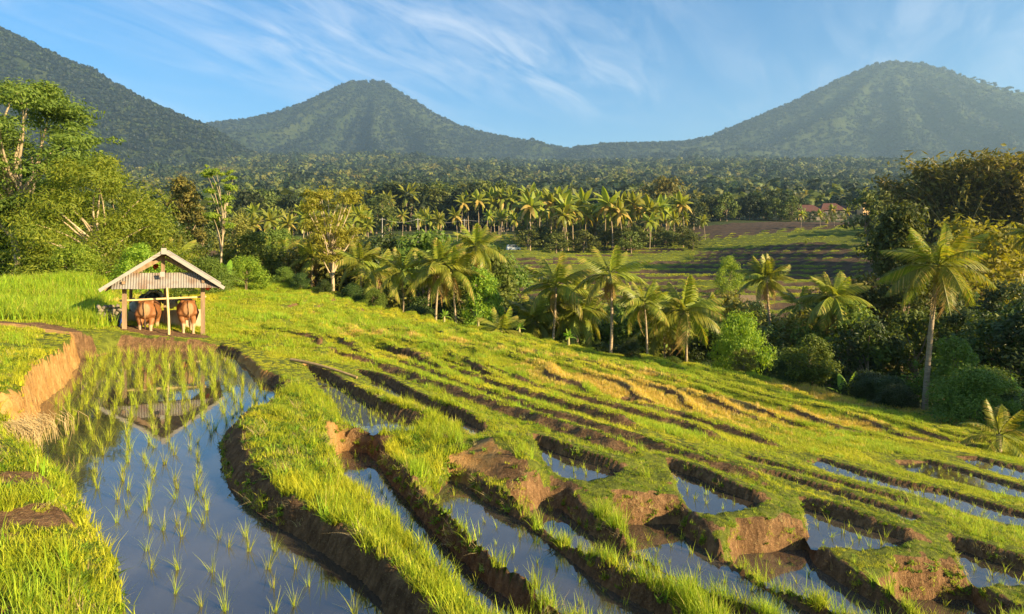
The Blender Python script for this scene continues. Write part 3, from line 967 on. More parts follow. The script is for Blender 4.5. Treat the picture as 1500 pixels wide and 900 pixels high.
for i, (x, y) in enumerate(cand):
    o = mobj('rice_seedling', RICE[i % 6], loc=(x, y, -.03), rot=(rng.normal(0, .10), rng.normal(0, .10), rng.random()*6.28))
    s = float(np.interp(y, [5.5, 9, 14, 20], [.80, .9, 1.2, 1.4]))*(.8+.4*rng.random())
    o.scale = (s, s, s)
    k = 0 if y < 9.5 else (1 if y < 14 else 2)
    tag(o, LR[k], 'seedling', ('rice seedlings in open water', 'rice seedlings mid paddy', 'rice seedlings before the shed')[k])
if len(rest):
    n = len(rest); s = 1.2+.5*rng.random(n)
    gn_instancer('rice_stand', np.column_stack([rest, np.full(n, -.03)]), np.column_stack([rng.normal(0, .1, n), rng.normal(0, .1, n), rng.random(n)*6.28]), np.column_stack([s, s, s]), rng.integers(0, 6, n), RICE, 'dense far rows of rice seedlings close to the cattle shed')
pts = []
for W in WATERS[1:]:
    if W['sd'] <= 0: continue
    P = W['poly']; lo = P.min(0); hi = P.max(0)
    sp_ = .27/np.sqrt(W['sd'])
    gx, gy = np.meshgrid(np.arange(lo[0], hi[0], sp_), np.arange(lo[1], hi[1], sp_))
    ang = .75
    xx = gx.ravel()+rng.normal(0, .03, gx.size); yy = gy.ravel()+rng.normal(0, .03, gx.size)
    cxy = (lo+hi)/2
    dx, dy = xx-cxy[0], yy-cxy[1]
    xx, yy = cxy[0]+dx*math.cos(ang)-dy*math.sin(ang), cxy[1]+dx*math.sin(ang)+dy*math.cos(ang)
    d = poly_sd(xx, yy, P)
    ok = (d < -.07) & visible(xx, yy, 1)
    pts.append(np.column_stack([xx[ok], yy[ok], np.full(ok.sum(), W['z']-.02)]))
pts = np.vstack(pts); n = len(pts)
s = .75+.6*rng.random(n)
gn_instancer('young_rice', pts, np.column_stack([rng.normal(0, .1, n), rng.normal(0, .1, n), rng.random(n)*6.28]), np.column_stack([s, s, s]), rng.integers(0, 3, n), T_TINY,
             'rows of tiny rice seedlings in the smaller flooded terraces')

# straw hanging over the earth wall
mb = MB()
sx, sy = at(22, 610, .6)
for k in range(420):
    a0 = rng.normal(0, .22); b0 = rng.normal(0, .32); L_ = .25+.2*rng.random()
    d = np.array([.55+rng.normal(0, .25), -.25+rng.normal(0, .3), -.75-rng.random()*.4]); d /= np.linalg.norm(d)
    p0 = np.array([a0, b0, .16+.08*rng.random()-.1*abs(a0)])
    mb.tube([p0, p0+d*L_*.5+[.05, 0, .07], p0+d*L_], [.0035, .0035, .002], 3, False)
tag(mobj('straw', mb.mesh('straw', m_straw), loc=(sx, sy, gz_grid(sx, sy))), 'pale dry straw hanging over the orange earth wall', kind='stuff')

# bamboo pole lying on the bund
a = at(426, 525, .14); b = at(523, 541, .05)
za = gz_grid(*a)+.06; zb = gz_grid(*b)+.06
m_bamboo = plain('bamboo_weathered', (.24, .16, .07), (.36, .25, .12), 8, .7)
zt_ = max(za, zb)
n = 14
ptsb = [np.array([a[0]+(b[0]-a[0])*k/n, a[1]+(b[1]-a[1])*k/n, za+(zb-za)*k/n+.05*math.sin(k/n*math.pi)]) for k in range(n+1)]
org = np.array(ptsb[0])
mb = MB(); mb.tube(np.array(ptsb)-org, [.045-.012*k/n for k in range(n+1)], 8)
bp = mobj('bamboo_pole', mb.mesh('bamboo_pole', m_bamboo, True), loc=org)
tag(bp, 'long pale bamboo pole lying along the grassy bund', 'pole')

# ------------------------------------------------------------------ cattle shed
HZ = 0.16
hx, hy = (241-750)/1000*22.6, 22.6
TH = math.radians(25)
m_post = plain('weathered_post_wood', (.16, .10, .055), (.32, .21, .12), 7, stretch=(1, 1, .15), bs=.5, bd=.01)
m_white = plain('flaking_white_paint', (.29, .27, .24), (.16, .13, .10), 6, stretch=(.4, 2, 2), contrast=(.55, .72))
m_tin = plain('rusty_corrugated_tin', (.30, .27, .24), (.20, .12, .075), 2.2, .55, bs=.2, metal=.25, contrast=(.4, .75))
m_conc = plain('mud_plaster', (.44, .30, .18), (.56, .42, .28), 3, .9, bs=.4)
m_dung = plain('trodden_dung', (.10, .065, .035), (.20, .13, .07), 8, .95, bs=1, bd=.05)
m_bamb2 = plain('bamboo_yellow', (.55, .40, .16), (.66, .50, .24), 5, .5)
m_tarp = plain('blue_tarp', (.02, .07, .30), (.04, .12, .42), 5, .45)
m_red = plain('red_cloth', (.75, .06, .02), (.85, .12, .04), 6, .7)
m_sackw = plain('pale_sack', (.62, .58, .50), (.40, .36, .30), 5, .8)
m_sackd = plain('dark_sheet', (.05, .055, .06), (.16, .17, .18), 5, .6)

SW = .87
root = Matrix.Translation((hx, hy, HZ)) @ Matrix.Rotation(TH, 4, 'Z') @ Matrix.Diagonal((SW, 1, 1, 1))
shed = empty('cattle_shed', (hx, hy, HZ), TH)
shed.scale = (SW, 1, 1)
tag(shed, 'open cattle shed with corrugated gable and pale bargeboards beside the paddy', 'shed')


def spart(name, mb, mat, parent=None, smooth=False, label=None):
    o = mobj(name, mb.mesh(name, mat, smooth), parent or shed)
    if label: o['label'] = label
    return o


for u in (-1.33, 1.33):
    for v, h_ in ((0, 1.80), (2.5, 1.80)):
        mb = MB(); mb.box((u, v, h_/2-.1), (.16 if v == 0 else .12, .15, h_+.2), (0, 0, rng.normal(0, .03)), .92)
        spart('post', mb, m_post)
mb = MB(); mb.box((-.03, 1.2, 1.05), (.10, .10, 2.4)); spart('post', mb, m_post)
# tie beams, plates, rail
for v in (0.0, 2.5):
    mb = MB(); mb.box((0, v, 1.80), (3.0, .10, .12)); spart('tie_beam', mb, m_post)
for u in (-1.33, 1.33):
    mb = MB(); mb.box((u, 1.25, 1.90), (.10, 3.3, .09)); spart('wall_plate', mb, m_post)
mb = MB(); mb.tube([(-1.5, .12, 1.30), (0, .14, 1.33), (1.45, .12, 1.36)], .035, 8); spart('rail', mb, m_bamb2, smooth=True)
# king post and rafters in the gable
mb = MB(); mb.box((-.05, -.02, 2.42), (.13, .12, .95)); spart('king_post', mb, m_post)
for s in (-1, 1):
    mb = MB(); mb.beam((s*1.15, -.03, 2.12), (s*.06-.03, -.03, 2.66), .07, .10); spart('brace', mb, m_post)
RA, EZ, EU = 2.94, 1.72, 2.02
sl = math.atan2(RA-EZ, EU)
for s in (-1, 1):
    # corrugated roof slope with a real wave
    nw = 132; ns = 3
    uu = np.linspace(0, EU/math.cos(sl)+.02, ns); vv = np.linspace(-.48, 2.95, nw)
    V = np.array([[s*a*math.cos(sl), v, RA-a*math.sin(sl)+.018*math.sin(v*2*math.pi/.105)] for v in vv for a in uu])
    i = (np.arange(nw-1)[:, None]*ns+np.arange(ns-1)[None]).ravel()
    mb = MB(); mb.add(V, np.column_stack([i, i+1, i+ns+1, i+ns])); mb.add(V-[0, 0, .012], np.column_stack([i, i+ns, i+ns+1, i+1]))
    spart('roof_sheet', mb, m_tin)
    mb = MB(); mb.beam((0, -.52, RA-.03), (s*(EU+.06), -.52, EZ-.05), .04, .11); spart('bargeboard', mb, m_white)
    mb = MB(); mb.beam((0, 2.98, RA-.03), (s*(EU+.06), 2.98, EZ-.05), .04, .11); spart('bargeboard', mb, m_white)
    for v in (0.0, 2.5):
        mb = MB(); mb.beam((0, v, RA-.12), (s*EU*.97, v, EZ-.07), .07, .10); spart('rafter', mb, m_post)
mb = MB(); mb.box((0, 1.23, RA-.10), (.10, 3.4, .10)); spart('ridge_beam', mb, m_post)
mb = MB(); mb.box((0, -.55, RA-.03), (.18, .05, .2), (0, math.radians(0), 0)); spart('finial', mb, m_white)
# corrugated skirt across the gable
nw = 200
uu = np.linspace(-1.72, 1.85, nw)
V = []
for u in uu:
    top = min(2.20, RA-abs(u)*math.tan(sl)-.06)
    wv = .016*math.sin(u*2*math.pi/.088)
    V += [(u, -.16+wv, top), (u, -.47+wv, 1.70+.01*math.sin(u*3))]
i = np.arange(nw-1)*2
mb = MB(); mb.add(V, np.column_stack([i, i+1, i+3, i+2])); mb.add(np.array(V)+[0, .012, 0], np.column_stack([i, i+2, i+3, i+1]))
spart('gable_skirt', mb, m_tin)
# feeding trough wall and floor
mb = MB(); mb.box((0, 1.95, .40), (2.75, .14, .80)); mb.box((0, 2.42, .28), (2.7, .10, .56)); mb.box((0, 2.2, .06), (2.7, .5, .1))
spart('feeding_trough', mb, m_conc)
mb = MB(); mb.box((0, 1.1, -.06), (3.15, 3.0, .16)); spart('floor_slab', mb, m_dung)
mb = MB(); mb.box((-1.2, -.42, -.10), (1.1, .18, .22)); spart('front_sill', mb, m_conc)
# leaning bamboo pole at the front
mb = MB(); mb.tube([(.18, -.62, -.1), (.16, -.56, .7), (.10, -.50, 1.72)], [.05, .045, .04], 8); spart('prop_pole', mb, m_bamb2, smooth=True)
mb = MB(); mb.box((-.05, -.52, 2.16), (.16, .02, .16), (0, 0, .1)); spart('tin_patch', mb, m_white)


def cloth(name, pts, mat, label, cat, thick=.02):
    """a crumpled sheet over a grid of points"""
    P = np.array(pts, float)
    ny_, nx_ = P.shape[:2]
    v = P.reshape(-1, 3)
    i = (np.arange(ny_-1)[:, None]*nx_+np.arange(nx_-1)[None]).ravel()
    q = np.column_stack([i, i+1, i+nx_+1, i+nx_])
    o = mobj(name, np_mesh(name, v, q, None, mat, True), loc=(hx, hy, HZ), rot=(0, 0, TH), scl=(SW, 1, 1))
    md = o.modifiers.new('thickness', 'SOLIDIFY'); md.thickness = thick
    return tag(o, label, cat)


def sheet(u0, u1, v0, v1, zf, n=14, amp=.04, sd=0):
    r = np.random.default_rng(sd)
    out = []
    for a in np.linspace(0, 1, n):
        out.append([(u0+(u1-u0)*b+r.normal(0, amp*.3), v0+(v1-v0)*a+r.normal(0, amp*.3), zf(a, b)+r.normal(0, amp*.5)) for b in np.linspace(0, 1, n)])
    return out


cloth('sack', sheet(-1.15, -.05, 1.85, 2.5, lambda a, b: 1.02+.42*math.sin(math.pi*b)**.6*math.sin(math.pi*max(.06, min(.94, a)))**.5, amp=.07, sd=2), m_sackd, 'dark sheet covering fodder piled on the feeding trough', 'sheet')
cloth('sack', sheet(-.85, -.1, 1.8, 2.3, lambda a, b: 1.20+.32*math.sin(math.pi*b)**.6, amp=.08, sd=3), m_sackw, 'white sheet draped over the fodder behind the larger cow', 'sheet')
def sack(u, v, z, s, lab):
    bm = bmesh.new(); bmesh.ops.create_icosphere(bm, subdivisions=3, radius=1)
    for vv in bm.verts:
        n_ = vv.co.copy(); k = 1+.16*math.sin(n_.x*5+n_.z*4)+.08*math.sin(n_.y*9)
        vv.co = Vector((n_.x*s[0], n_.y*s[1], n_.z*s[2]))*k
    me = bpy.data.meshes.new('sack'); bm.to_mesh(me); bm.free(); me.materials.append(m_sackw)
    for p_ in me.polygons: p_.use_smooth = True
    o = mobj('sack', me); o.location = root @ Vector((u, v, z)); o.rotation_euler = (0, 0, TH)
    tag(o, lab, 'sack')
sack(-1.12, 1.9, 1.02, (.16, .14, .25), 'pale sack hanging between left post and larger cow')
sack(.20, 1.9, 1.08, (.20, .16, .20), 'pale sack resting on the trough behind the prop pole')
cloth('tarpaulin', sheet(-1.62, -1.45, .3, 1.0, lambda a, b: .05+b*.85, amp=.05, sd=4), m_tarp, 'blue tarpaulin hanging at the left side of the shed', 'tarpaulin')
for (u, v, z, s, lab) in ((1.52, -.05, 1.68, .085, 'small red cloth bundle tied to the right post top'), (-.42, 2.4, 2.36, .10, 'small red cloth bundle under the rear gable')):
    bm = bmesh.new(); bmesh.ops.create_icosphere(bm, subdivisions=2, radius=s)
    for vv in bm.verts: vv.co *= 1+.25*math.sin(vv.co.x*60+vv.co.z*45)
    me = bpy.data.meshes.new('red_bundle'); bm.to_mesh(me); bm.free(); me.materials.append(m_red)
    o = mobj('red_bundle', me); o.location = root @ Vector((u, v, z)); tag(o, lab, 'cloth')
# stacked stones left of the shed
m_stone = plain('field_stone', (.15, .12, .085), (.27, .22, .165), 5, .9, bs=.5, bd=.02)
sw = root @ Vector((-1.95, .9, 0))
stack = empty('stone_stack', (sw.x, sw.y, gz_grid(sw.x, sw.y)), TH); tag(stack, 'low stack of rounded stones left of the cattle shed', 'stones')
bm = bmesh.new(); bmesh.ops.create_icosphere(bm, subdivisions=2, radius=1)
for vv in bm.verts: vv.co *= 1+.13*math.sin(vv.co.x*4+1)*math.cos(vv.co.y*3+vv.co.z*5)
stme = bpy.data.meshes.new('stone'); bm.to_mesh(stme); bm.free(); stme.materials.append(m_stone)
for r_ in range(5):
    for c_ in range(4):
        mobj('stone', stme, stack, (-.27+.18*c_+.06*(r_ % 2), rng.normal(0, .02), .07+.115*r_), (rng.random()*6, rng.random()*.4, rng.random()*6), (.10, .10, .065))

# ------------------------------------------------------------------ cows, seen from behind
m_cow, t = new_mat('bali_cattle_coat')
tcx = t.add('ShaderNodeTexCoord'); so = t.add('ShaderNodeSeparateXYZ', ins={0: tcx.outputs['Object']})
nn = t.noise(tcx.outputs['Object'], 5, 5, .6)
coat = t.mix(t.ramp(nn, .3, .7), (.17, .066, .022), (.29, .115, .036))
zz_ = t.math('ADD', so.outputs[2], t.math('MULTIPLY_ADD', nn, .14, -.07))
stock = t.ramp(zz_, .50, .40)
coat = t.mix(t.math('MULTIPLY', stock, .8), coat, (.50, .36, .22))
# pale oval on the rump
dx_ = t.math('DIVIDE', so.outputs[0], .15); dz_ = t.math('DIVIDE', t.math('SUBTRACT', so.outputs[2], .93), .24)
ov = t.math('ADD', t.math('MULTIPLY', dx_, dx_), t.math('MULTIPLY', dz_, dz_))
rump = t.math('MULTIPLY', t.ramp(t.math('ADD', ov, t.math('MULTIPLY_ADD', nn, .6, -.3)), 1.25, .6), t.ramp(so.outputs[1], .16, .06))
coat = t.mix(t.math('MULTIPLY', rump, .28), coat, (.56, .38, .20))
hoof = t.ramp(so.outputs[2], .075, .05)
coat = t.mix(hoof, coat, (.03, .025, .02))
surf(t, coat, .6, t.noise(tcx.outputs['Object'], 60, 3, .6), .25, .01, .3)
m_tail = plain('dark_tail_hair', (.03, .02, .015), (.09, .05, .025), 20, .8)
m_horn = plain('dark_horn', (.06, .05, .04), (.16, .13, .10), 9, .5)


def cow(u, v, s, yaw, label, seed):
    r = np.random.default_rng(seed)
    mb = MB()
    # trunk: stations from rump to neck (y, half width, half height, centre height)
    st = [(-.02, .05, .10, 1.00), (.02, .17, .21, .97), (.12, .25, .28, .95), (.30, .27, .30, .94), (.55, .31, .345, .90), (.85, .335, .37, .875), (1.10, .30, .36, .88),
          (1.32, .23, .33, .93), (1.48, .17, .26, .98), (1.66, .12, .18, 1.02), (1.85, .09, .13, 1.03)]
    n = 20; a = np.linspace(0, 2*math.pi, n, endpoint=False)
    rings = []
    for (y, w_, h_, zc) in st:
        cx_ = np.cos(a); cz = np.sin(a)
        x = w_*np.sign(cx_)*np.abs(cx_)**.85
        z = zc+h_*np.where(cz > 0, np.abs(cz)**1.15, -np.abs(cz)**.95)
        rings.append(np.column_stack([x, np.full(n, y), z]))
    V = np.vstack(rings); m = len(st)
    i = np.arange(m-1)[:, None]*n; j = np.arange(n)[None]; j2 = (j+1) % n
    mb.add(V, np.stack([i+j, i+j2, i+n+j2, i+n+j], -1).reshape(-1, 4))
    for k, rg in ((0, 0), (m-1, m-1)):
        c = rings[rg].mean(0)
        mb.add(np.vstack([c[None], rings[rg]]), None, [(0, 1+q, 1+(q+1) % n) if k == 0 else (0, 1+(q+1) % n, 1+q) for q in range(n)])
    # hips
    for sx in (-1, 1):
        mb.tube([(sx*.12, .22, 1.12), (sx*.19, .26, 1.19), (sx*.14, .34, 1.18)], [.07, .065, .06], 8)
        f_ = r.normal(0, .05)
        # hind leg: thigh, knee forward, hock back, shank upright, hoof
        mb.tube([(sx*.13, .22, .98), (sx*.19, .24, .80), (sx*.18, .30, .66), (sx*.155, .17+f_, .50), (sx*.15, .10+f_, .42), (sx*.15, .12+f_, .30), (sx*.15, .13+f_, .14), (sx*.15, .15+f_, .08), (sx*.15, .17+f_, .0)],
                [.15, .165, .13, .082, .064, .050, .046, .058, .066], 10)
        g_2 = r.normal(0, .05)
        mb.tube([(sx*.17, 1.25, .90), (sx*.17, 1.24, .70), (sx*.16, 1.27+g_2, .46), (sx*.155, 1.28+g_2, .40), (sx*.15, 1.27+g_2, .20), (sx*.15, 1.28+g_2, .09), (sx*.15, 1.31+g_2, .0)],
                [.13, .11, .072, .066, .048, .05, .062], 10)
    # neck and head reaching into the trough
    mb.tube([(0, 1.55, 1.02), (0, 1.85, 1.06), (0, 2.05, 1.10), (0, 2.2, 1.02), (0, 2.38, .90), (0, 2.46, .84)], [.18, .14, .125, .12, .085, .065], 12)
    for sx in (-1, 1):
        mb.tube([(sx*.09, 2.05, 1.15), (sx*.20, 2.03, 1.15), (sx*.27, 2.02, 1.11)], [.03, .05, .015], 8)
    # udder fold
    mb.tube([(0, .22, .74), (0, .32, .62), (0, .45, .60)], [.09, .10, .06], 8)
    # tail dock
    mb.tube([(0, .06, 1.20), (0, -.03, 1.17), (.0, -.055, 1.02), (.015, -.05, .80), (.02, -.045, .62)], [.045, .04, .03, .024, .02], 8)
    raw = mb.mesh('cow_raw', m_cow)
    tmp = bpy.data.objects.new('cow_raw', raw); C.objects.link(tmp)
    md = tmp.modifiers.new('r', 'REMESH'); md.mode = 'VOXEL'; md.voxel_size = .022; md.use_smooth_shade = True
    md = tmp.modifiers.new('s', 'SMOOTH'); md.factor = .5; md.iterations = 4
    dg = bpy.context.evaluated_depsgraph_get()
    me = bpy.data.meshes.new_from_object(tmp.evaluated_get(dg)); me.name = 'cow_body'
    bpy.data.objects.remove(tmp)
    if not me.materials: me.materials.append(m_cow)
    for p_ in me.polygons: p_.use_smooth = True
    loc = root @ Vector((u, v, .02))
    e = empty('cow', loc, TH+yaw, s)
    tag(e, label, 'cow')
    bo = mobj('body', me, e)
    mb = MB(); mb.tube([(.018, -.045, .66), (.02, -.05, .54), (.022, -.045, .42), (.02, -.04, .33)], [.018, .036, .03, .006], 8); mobj('tail_tuft', mb.mesh('tail_tuft', m_tail, True), bo)
    for sx in (-1, 1):
        mb = MB(); mb.tube([(sx*.07, 2.04, 1.20), (sx*.13, 2.0, 1.27), (sx*.15, 1.98, 1.36)], [.03, .022, .005], 7); mobj('horn', mb.mesh('horn', m_horn, True), bo)
    return e


cow(-.66, -.12, 1.02, math.radians(-7), 'stout reddish brown cow seen from behind between the left post and the prop pole', 1)
cow(.83, -.02, 1.0, math.radians(4), 'slimmer reddish brown cow seen from behind beside the right shed post', 2)
# ------------------------------------------------------------------ trees
def leaves(rng, cen, nrm_dir, L, W, jitter=.6, droop=0.0):
    """leaf faces: a folded diamond each, n leaves"""
    n = len(cen)
    nr = nrm_dir+rng.normal(0, jitter, (n, 3)); nr /= np.linalg.norm(nr, axis=1, keepdims=True)+1e-9
    a = rng.normal(0, 1, (n, 3)); a[:, 2] -= droop
    a -= nr*(a*nr).sum(1, keepdims=True); a /= np.linalg.norm(a, axis=1, keepdims=True)+1e-9
    b = np.cross(nr, a)
    l = (L*(.6+.8*rng.random(n)))[:, None]; w_ = (W*(.6+.8*rng.random(n)))[:, None]
    v = np.stack([cen-a*l*.5, cen+b*w_*.5-nr*w_*.12-a*l*.05, cen+a*l*.5, cen-b*w_*.5-nr*w_*.12-a*l*.05], 1)
    return v.reshape(-1, 3), np.arange(n*4).reshape(n, 4)


ENV = {'round': lambda t: np.sqrt(np.clip(1-(2*t-1)**2, 0, 1)), 'cone': lambda t: (1-t)**.75*.95+.08, 'umbrella': lambda t: np.clip(.35+.75*t-.5*np.clip(t-.75, 0, 1)*2, .1, 1),
       'dome': lambda t: np.sqrt(np.clip(1-t**2.2, 0.02, 1)), 'oval': lambda t: np.clip(np.sin(math.pi*(.08+.86*t)), .1, 1)**.7, 'layer': lambda t: .35+.65*np.sqrt(np.clip(t, 0, 1))}


def make_tree(seed, H, trunk_h, width, env='round', n_cl=50, per=110, cl_r=.17, leaf=(.30, .16), lm=None, bm_=None, trunk_r=.18, flat=.7, limbs=14, jitter=.55, lean=0.0, droop=0.0, multi=1, shell=.75):
    """returns (trunk mesh, crown mesh) with the base at the origin"""
    r = np.random.default_rng(seed)
    ch = H-trunk_h
    t_ = r.random(n_cl)
    rad = ENV[env](t_)*width/2*(shell+(1-shell)*r.random(n_cl))*np.sqrt(r.random(n_cl)*.75+.25)
    ang = r.random(n_cl)*6.283
    lob = 1+.28*np.sin(ang*2+seed)+.16*np.sin(ang*3+seed*2)
    cr = width*cl_r*(.45+1.15*r.random(n_cl)**1.6)
    cen = np.column_stack([np.cos(ang)*rad*lob, np.sin(ang)*rad*lob, trunk_h+t_*ch*.94])
    cen[:, 2] -= cr*.3
    cen[:, 0] += lean*cen[:, 2]
    mb = MB()
    tips = cen[np.argsort(-cr)][:limbs]
    tr = MB()
    for k in range(multi):
        off = np.array([r.normal(0, .03*H), r.normal(0, .03*H), 0])*(multi > 1)
        zt = trunk_h+ch*.45
        zz = np.linspace(-.3, zt, 9)
        wob = np.cumsum(r.normal(0, .012*H, (9, 2)), 0)*np.linspace(0, 1, 9)[:, None]
        path = np.column_stack([wob[:, 0]+lean*zz.clip(0), wob[:, 1], zz])+off*np.linspace(.2, 1, 9)[:, None]
        rr = trunk_r*(1-.8*np.linspace(0, 1, 9)**1.1)*(1/multi**.4); rr[0] *= 1.35
        tr.tube(path, rr, 8)
        for q in tips[k::multi]:
            f = np.clip((q[2]*.55)/zt, .25, .95) if zt > 0 else .5
            s = np.array([np.interp(f*zt, zz, path[:, d]) for d in range(3)])
            mid = (s+q)/2+np.array([r.normal(0, .05*width), r.normal(0, .05*width), .04*H])
            c = [(1-u)**2*s+2*u*(1-u)*mid+u*u*q for u in np.linspace(0, 1, 6)]
            tr.tube(c, trunk_r*np.linspace(.42, .08, 6), 5, False)
    for k in range(n_cl):
        n = max(6, int(per*(cr[k]/(width*cl_r))**2))
        d = r.normal(0, 1, (n, 3)); d /= np.linalg.norm(d, axis=1, keepdims=True)
        p = d*cr[k]*(r.random((n, 1))**.42)*(1+.7*(r.random((n, 1)) < .10)*r.random((n, 1)))
        p[:, 2] *= flat
        up = d*.9+np.array([0, 0, .65])
        v, q = leaves(r, cen[k]+p, up, leaf[0], leaf[1], jitter, droop)
        mb.add(v, q)
    return tr.mesh('trunk', bm_ or m_bark, True), mb.mesh('crown', lm or m_leaf)


def ztop(py, Y):
    return CAMH+(370-py)/1000*Y


def plant_tree(name, meshes, px, Y, label, cat='tree', group=None, top=None, H0=None, sx=1.0, rz=None, zoff=0.0, xoff=0.0):
    """stands on the ground at distance Y; the height is chosen from where its top is seen"""
    X = (px-750)/1000*Y+xoff
    z = gz_grid(X, Y)+zoff
    s = 1.0
    if top is not None:
        s = max(.15, (ztop(top, Y)-z)/H0)
    e = empty(name, (X, Y, z-.05), rng.random()*6.28 if rz is None else rz)
    e.scale = (s*sx, s*sx, s)
    tag(e, label, cat, group)
    names = ('trunk', 'crown')
    for nm, me in zip(names, meshes):
        if me is not None: mobj(nm, me, e)
    return e


# frond: rachis with hanging leaflets, length 1
def frond_mesh(seed, arch, nl=32, lw=.034, mat=None, hang=.55, ragged=.15):
    r = np.random.default_rng(seed)
    mb = MB()

    def rach(s):
        return np.stack([s*(1-.22*arch*s), 0*s, .10*s-arch*.62*s**2.1], -1)
    s = np.linspace(0, 1, 9)
    P = rach(s)
    mb.tube(P, .012*(1-.8*s)+.002, 4, False)
    ss = np.linspace(.14, .985, nl)
    tan = rach(ss+.01)-rach(ss-.01); tan /= np.linalg.norm(tan, axis=1, keepdims=True)
    base = rach(ss)
    for sd in (-1, 1):
        l = .30*np.sin(np.clip(.18+ss*.86, 0, 1)*math.pi)**.6*(1-ragged*r.random(nl))
        out = np.array([0, sd*1.0, 0]); up = np.array([0, 0, 1.0])
        d = tan*.55+out*.8-up*hang*(.5+.8*r.random(nl))[:, None]
        d /= np.linalg.norm(d, axis=1, keepdims=True)
        w_ = np.cross(d, tan*0+out*.2+up); w_ /= np.linalg.norm(w_, axis=1, keepdims=True)
        w_ = tan*lw*.7
        mid = base+d*(l*.55)[:, None]
        tip = base+d*l[:, None]-up*(l*.22)[:, None]
        v = np.stack([base-w_*.5, base+w_*.5, mid+w_*.62, tip, mid-w_*.62], 1)
        b = np.arange(nl)[:, None]*5
        mb.add(v.reshape(-1, 3), np.concatenate([b+[0, 1, 2, 4]]), np.concatenate([b+[4, 2, 3]]))
    return mb.mesh('frond', mat or m_frond)


FROND = [frond_mesh(k, a) for k, a in enumerate((.35, .6, .85, 1.15))]
FROND_FINE = [frond_mesh(20+k, a, 46, .020) for k, a in enumerate((.35, .6, .85, 1.15))]
FROND_DRY = frond_mesh(9, 1.5, 20, mat=m_frond_dry, hang=.9, ragged=.5)
NUT = None
bm = bmesh.new(); bmesh.ops.create_icosphere(bm, subdivisions=2, radius=.16)
for v in bm.verts: v.co.z *= 1.25
NUT = bpy.data.meshes.new('coconut'); bm.to_mesh(NUT); bm.free()
m_nut = plain('green_coconut', (.16, .17, .03), (.32, .26, .06), 5, .5); NUT.materials.append(m_nut)


def palm_trunk(seed, H, r0=.20, lean=.06):
    r = np.random.default_rng(seed)
    n = 22
    z = np.linspace(-.3, H, n); a = r.random()*6.28
    off = lean*H*(np.linspace(0, 1, n)**1.6)
    wob = .02*H*np.sin(np.linspace(0, 3.5, n)+seed)
    p = np.column_stack([np.cos(a)*off-np.sin(a)*wob, np.sin(a)*off+np.cos(a)*wob, z])
    rad = r0*(1-.45*np.linspace(0, 1, n)**.6)*(1+.07*(np.arange(n) % 2)); rad[:2] *= 1.5
    mb = MB(); mb.tube(p, rad, 8)
    return mb.mesh('trunk', m_palm_bark, True), p[-1]


def palm(px, Y, top, label, seed, fl=3.6, nf=20, group='coconut palms in the ravine', name='palm_tree', dry=3, base_z=None, nuts=True, up=.0, stem=True, fr=None):
    """coconut palm: trunk, single fronds, nuts; its top is where the highest frond is seen"""
    r = np.random.default_rng(seed)
    X = (px-750)/1000*Y
    z = gz_grid(X, Y)
    Ht = ztop(top, Y)-z
    th = max(.25, Ht-fl*.62)
    e = empty(name, (X, Y, z-.03)); tag(e, label, 'palm', group)
    me, tip = palm_trunk(seed, th, r0=max(.09, min(.2, th*.022)) if stem else .12, lean=.11*(r.random()+.2))
    tk = mobj('trunk', me, e)
    ga = 2.39996
    for k in range(nf):
        f = k/(nf-1)
        el = math.radians(78-100*f**.85+r.normal(0, 7))+up
        m_i = 0 if f < .2 else (1 if f < .5 else (2 if f < .8 else 3))
        L = fl*(.75+.3*math.sin(min(1, f*1.3)*math.pi*.6))*(.9+.2*r.random())
        o = mobj('frond', (fr or FROND)[m_i], e, tip+np.array([0, 0, -.12*f]), (r.normal(0, .25), -el, k*ga+r.normal(0, .15)), L)
    for k in range(dry):
        mobj('frond', FROND_DRY, e, tip+np.array([0, 0, -.25]), (r.normal(0, .3), math.radians(35+30*r.random()), r.random()*6.28), fl*.8)['label'] = 'dry brown hanging frond'
    if nuts:
        for k in range(5):
            a_ = r.random()*6.28
            mobj('coconut', NUT, tk, tip+np.array([math.cos(a_)*.24, math.sin(a_)*.24, -.28-.15*r.random()]), (0, 0, a_))
    return e


# leaves of the banana plant
def banana_leaf(seed, arch):
    r = np.random.default_rng(seed)
    n = 12; s = np.linspace(0, 1, n)
    P = np.stack([s*(1-.25*arch*s), 0*s, .25*s-arch*.75*s**2.2], -1)
    wdt = .17*np.sin(np.clip(.12+s*.9, 0, 1)*math.pi)**.55*(s > .12)+.008
    mb = MB()
    for sd in (-1, 1):
        e_ = P+np.stack([0*s, sd*wdt*(.92+.12*r.random(n)), -.35*wdt], -1)
        V = np.stack([P, e_], 1).reshape(-1, 3)
        i = np.arange(n-1)*2
        q = np.column_stack([i, i+1, i+3, i+2])
        mb.add(V, q)
    mb.tube(P-[0, 0, .004], .012*(1-.8*s)+.002, 4, False)
    return mb.mesh('leaf', m_banana)


BLEAF = [banana_leaf(k, a) for k, a in enumerate((.25, .6, 1.0))]
m_bstem = plain('banana_stem', (.20, .20, .07), (.34, .28, .12), 5, .6)


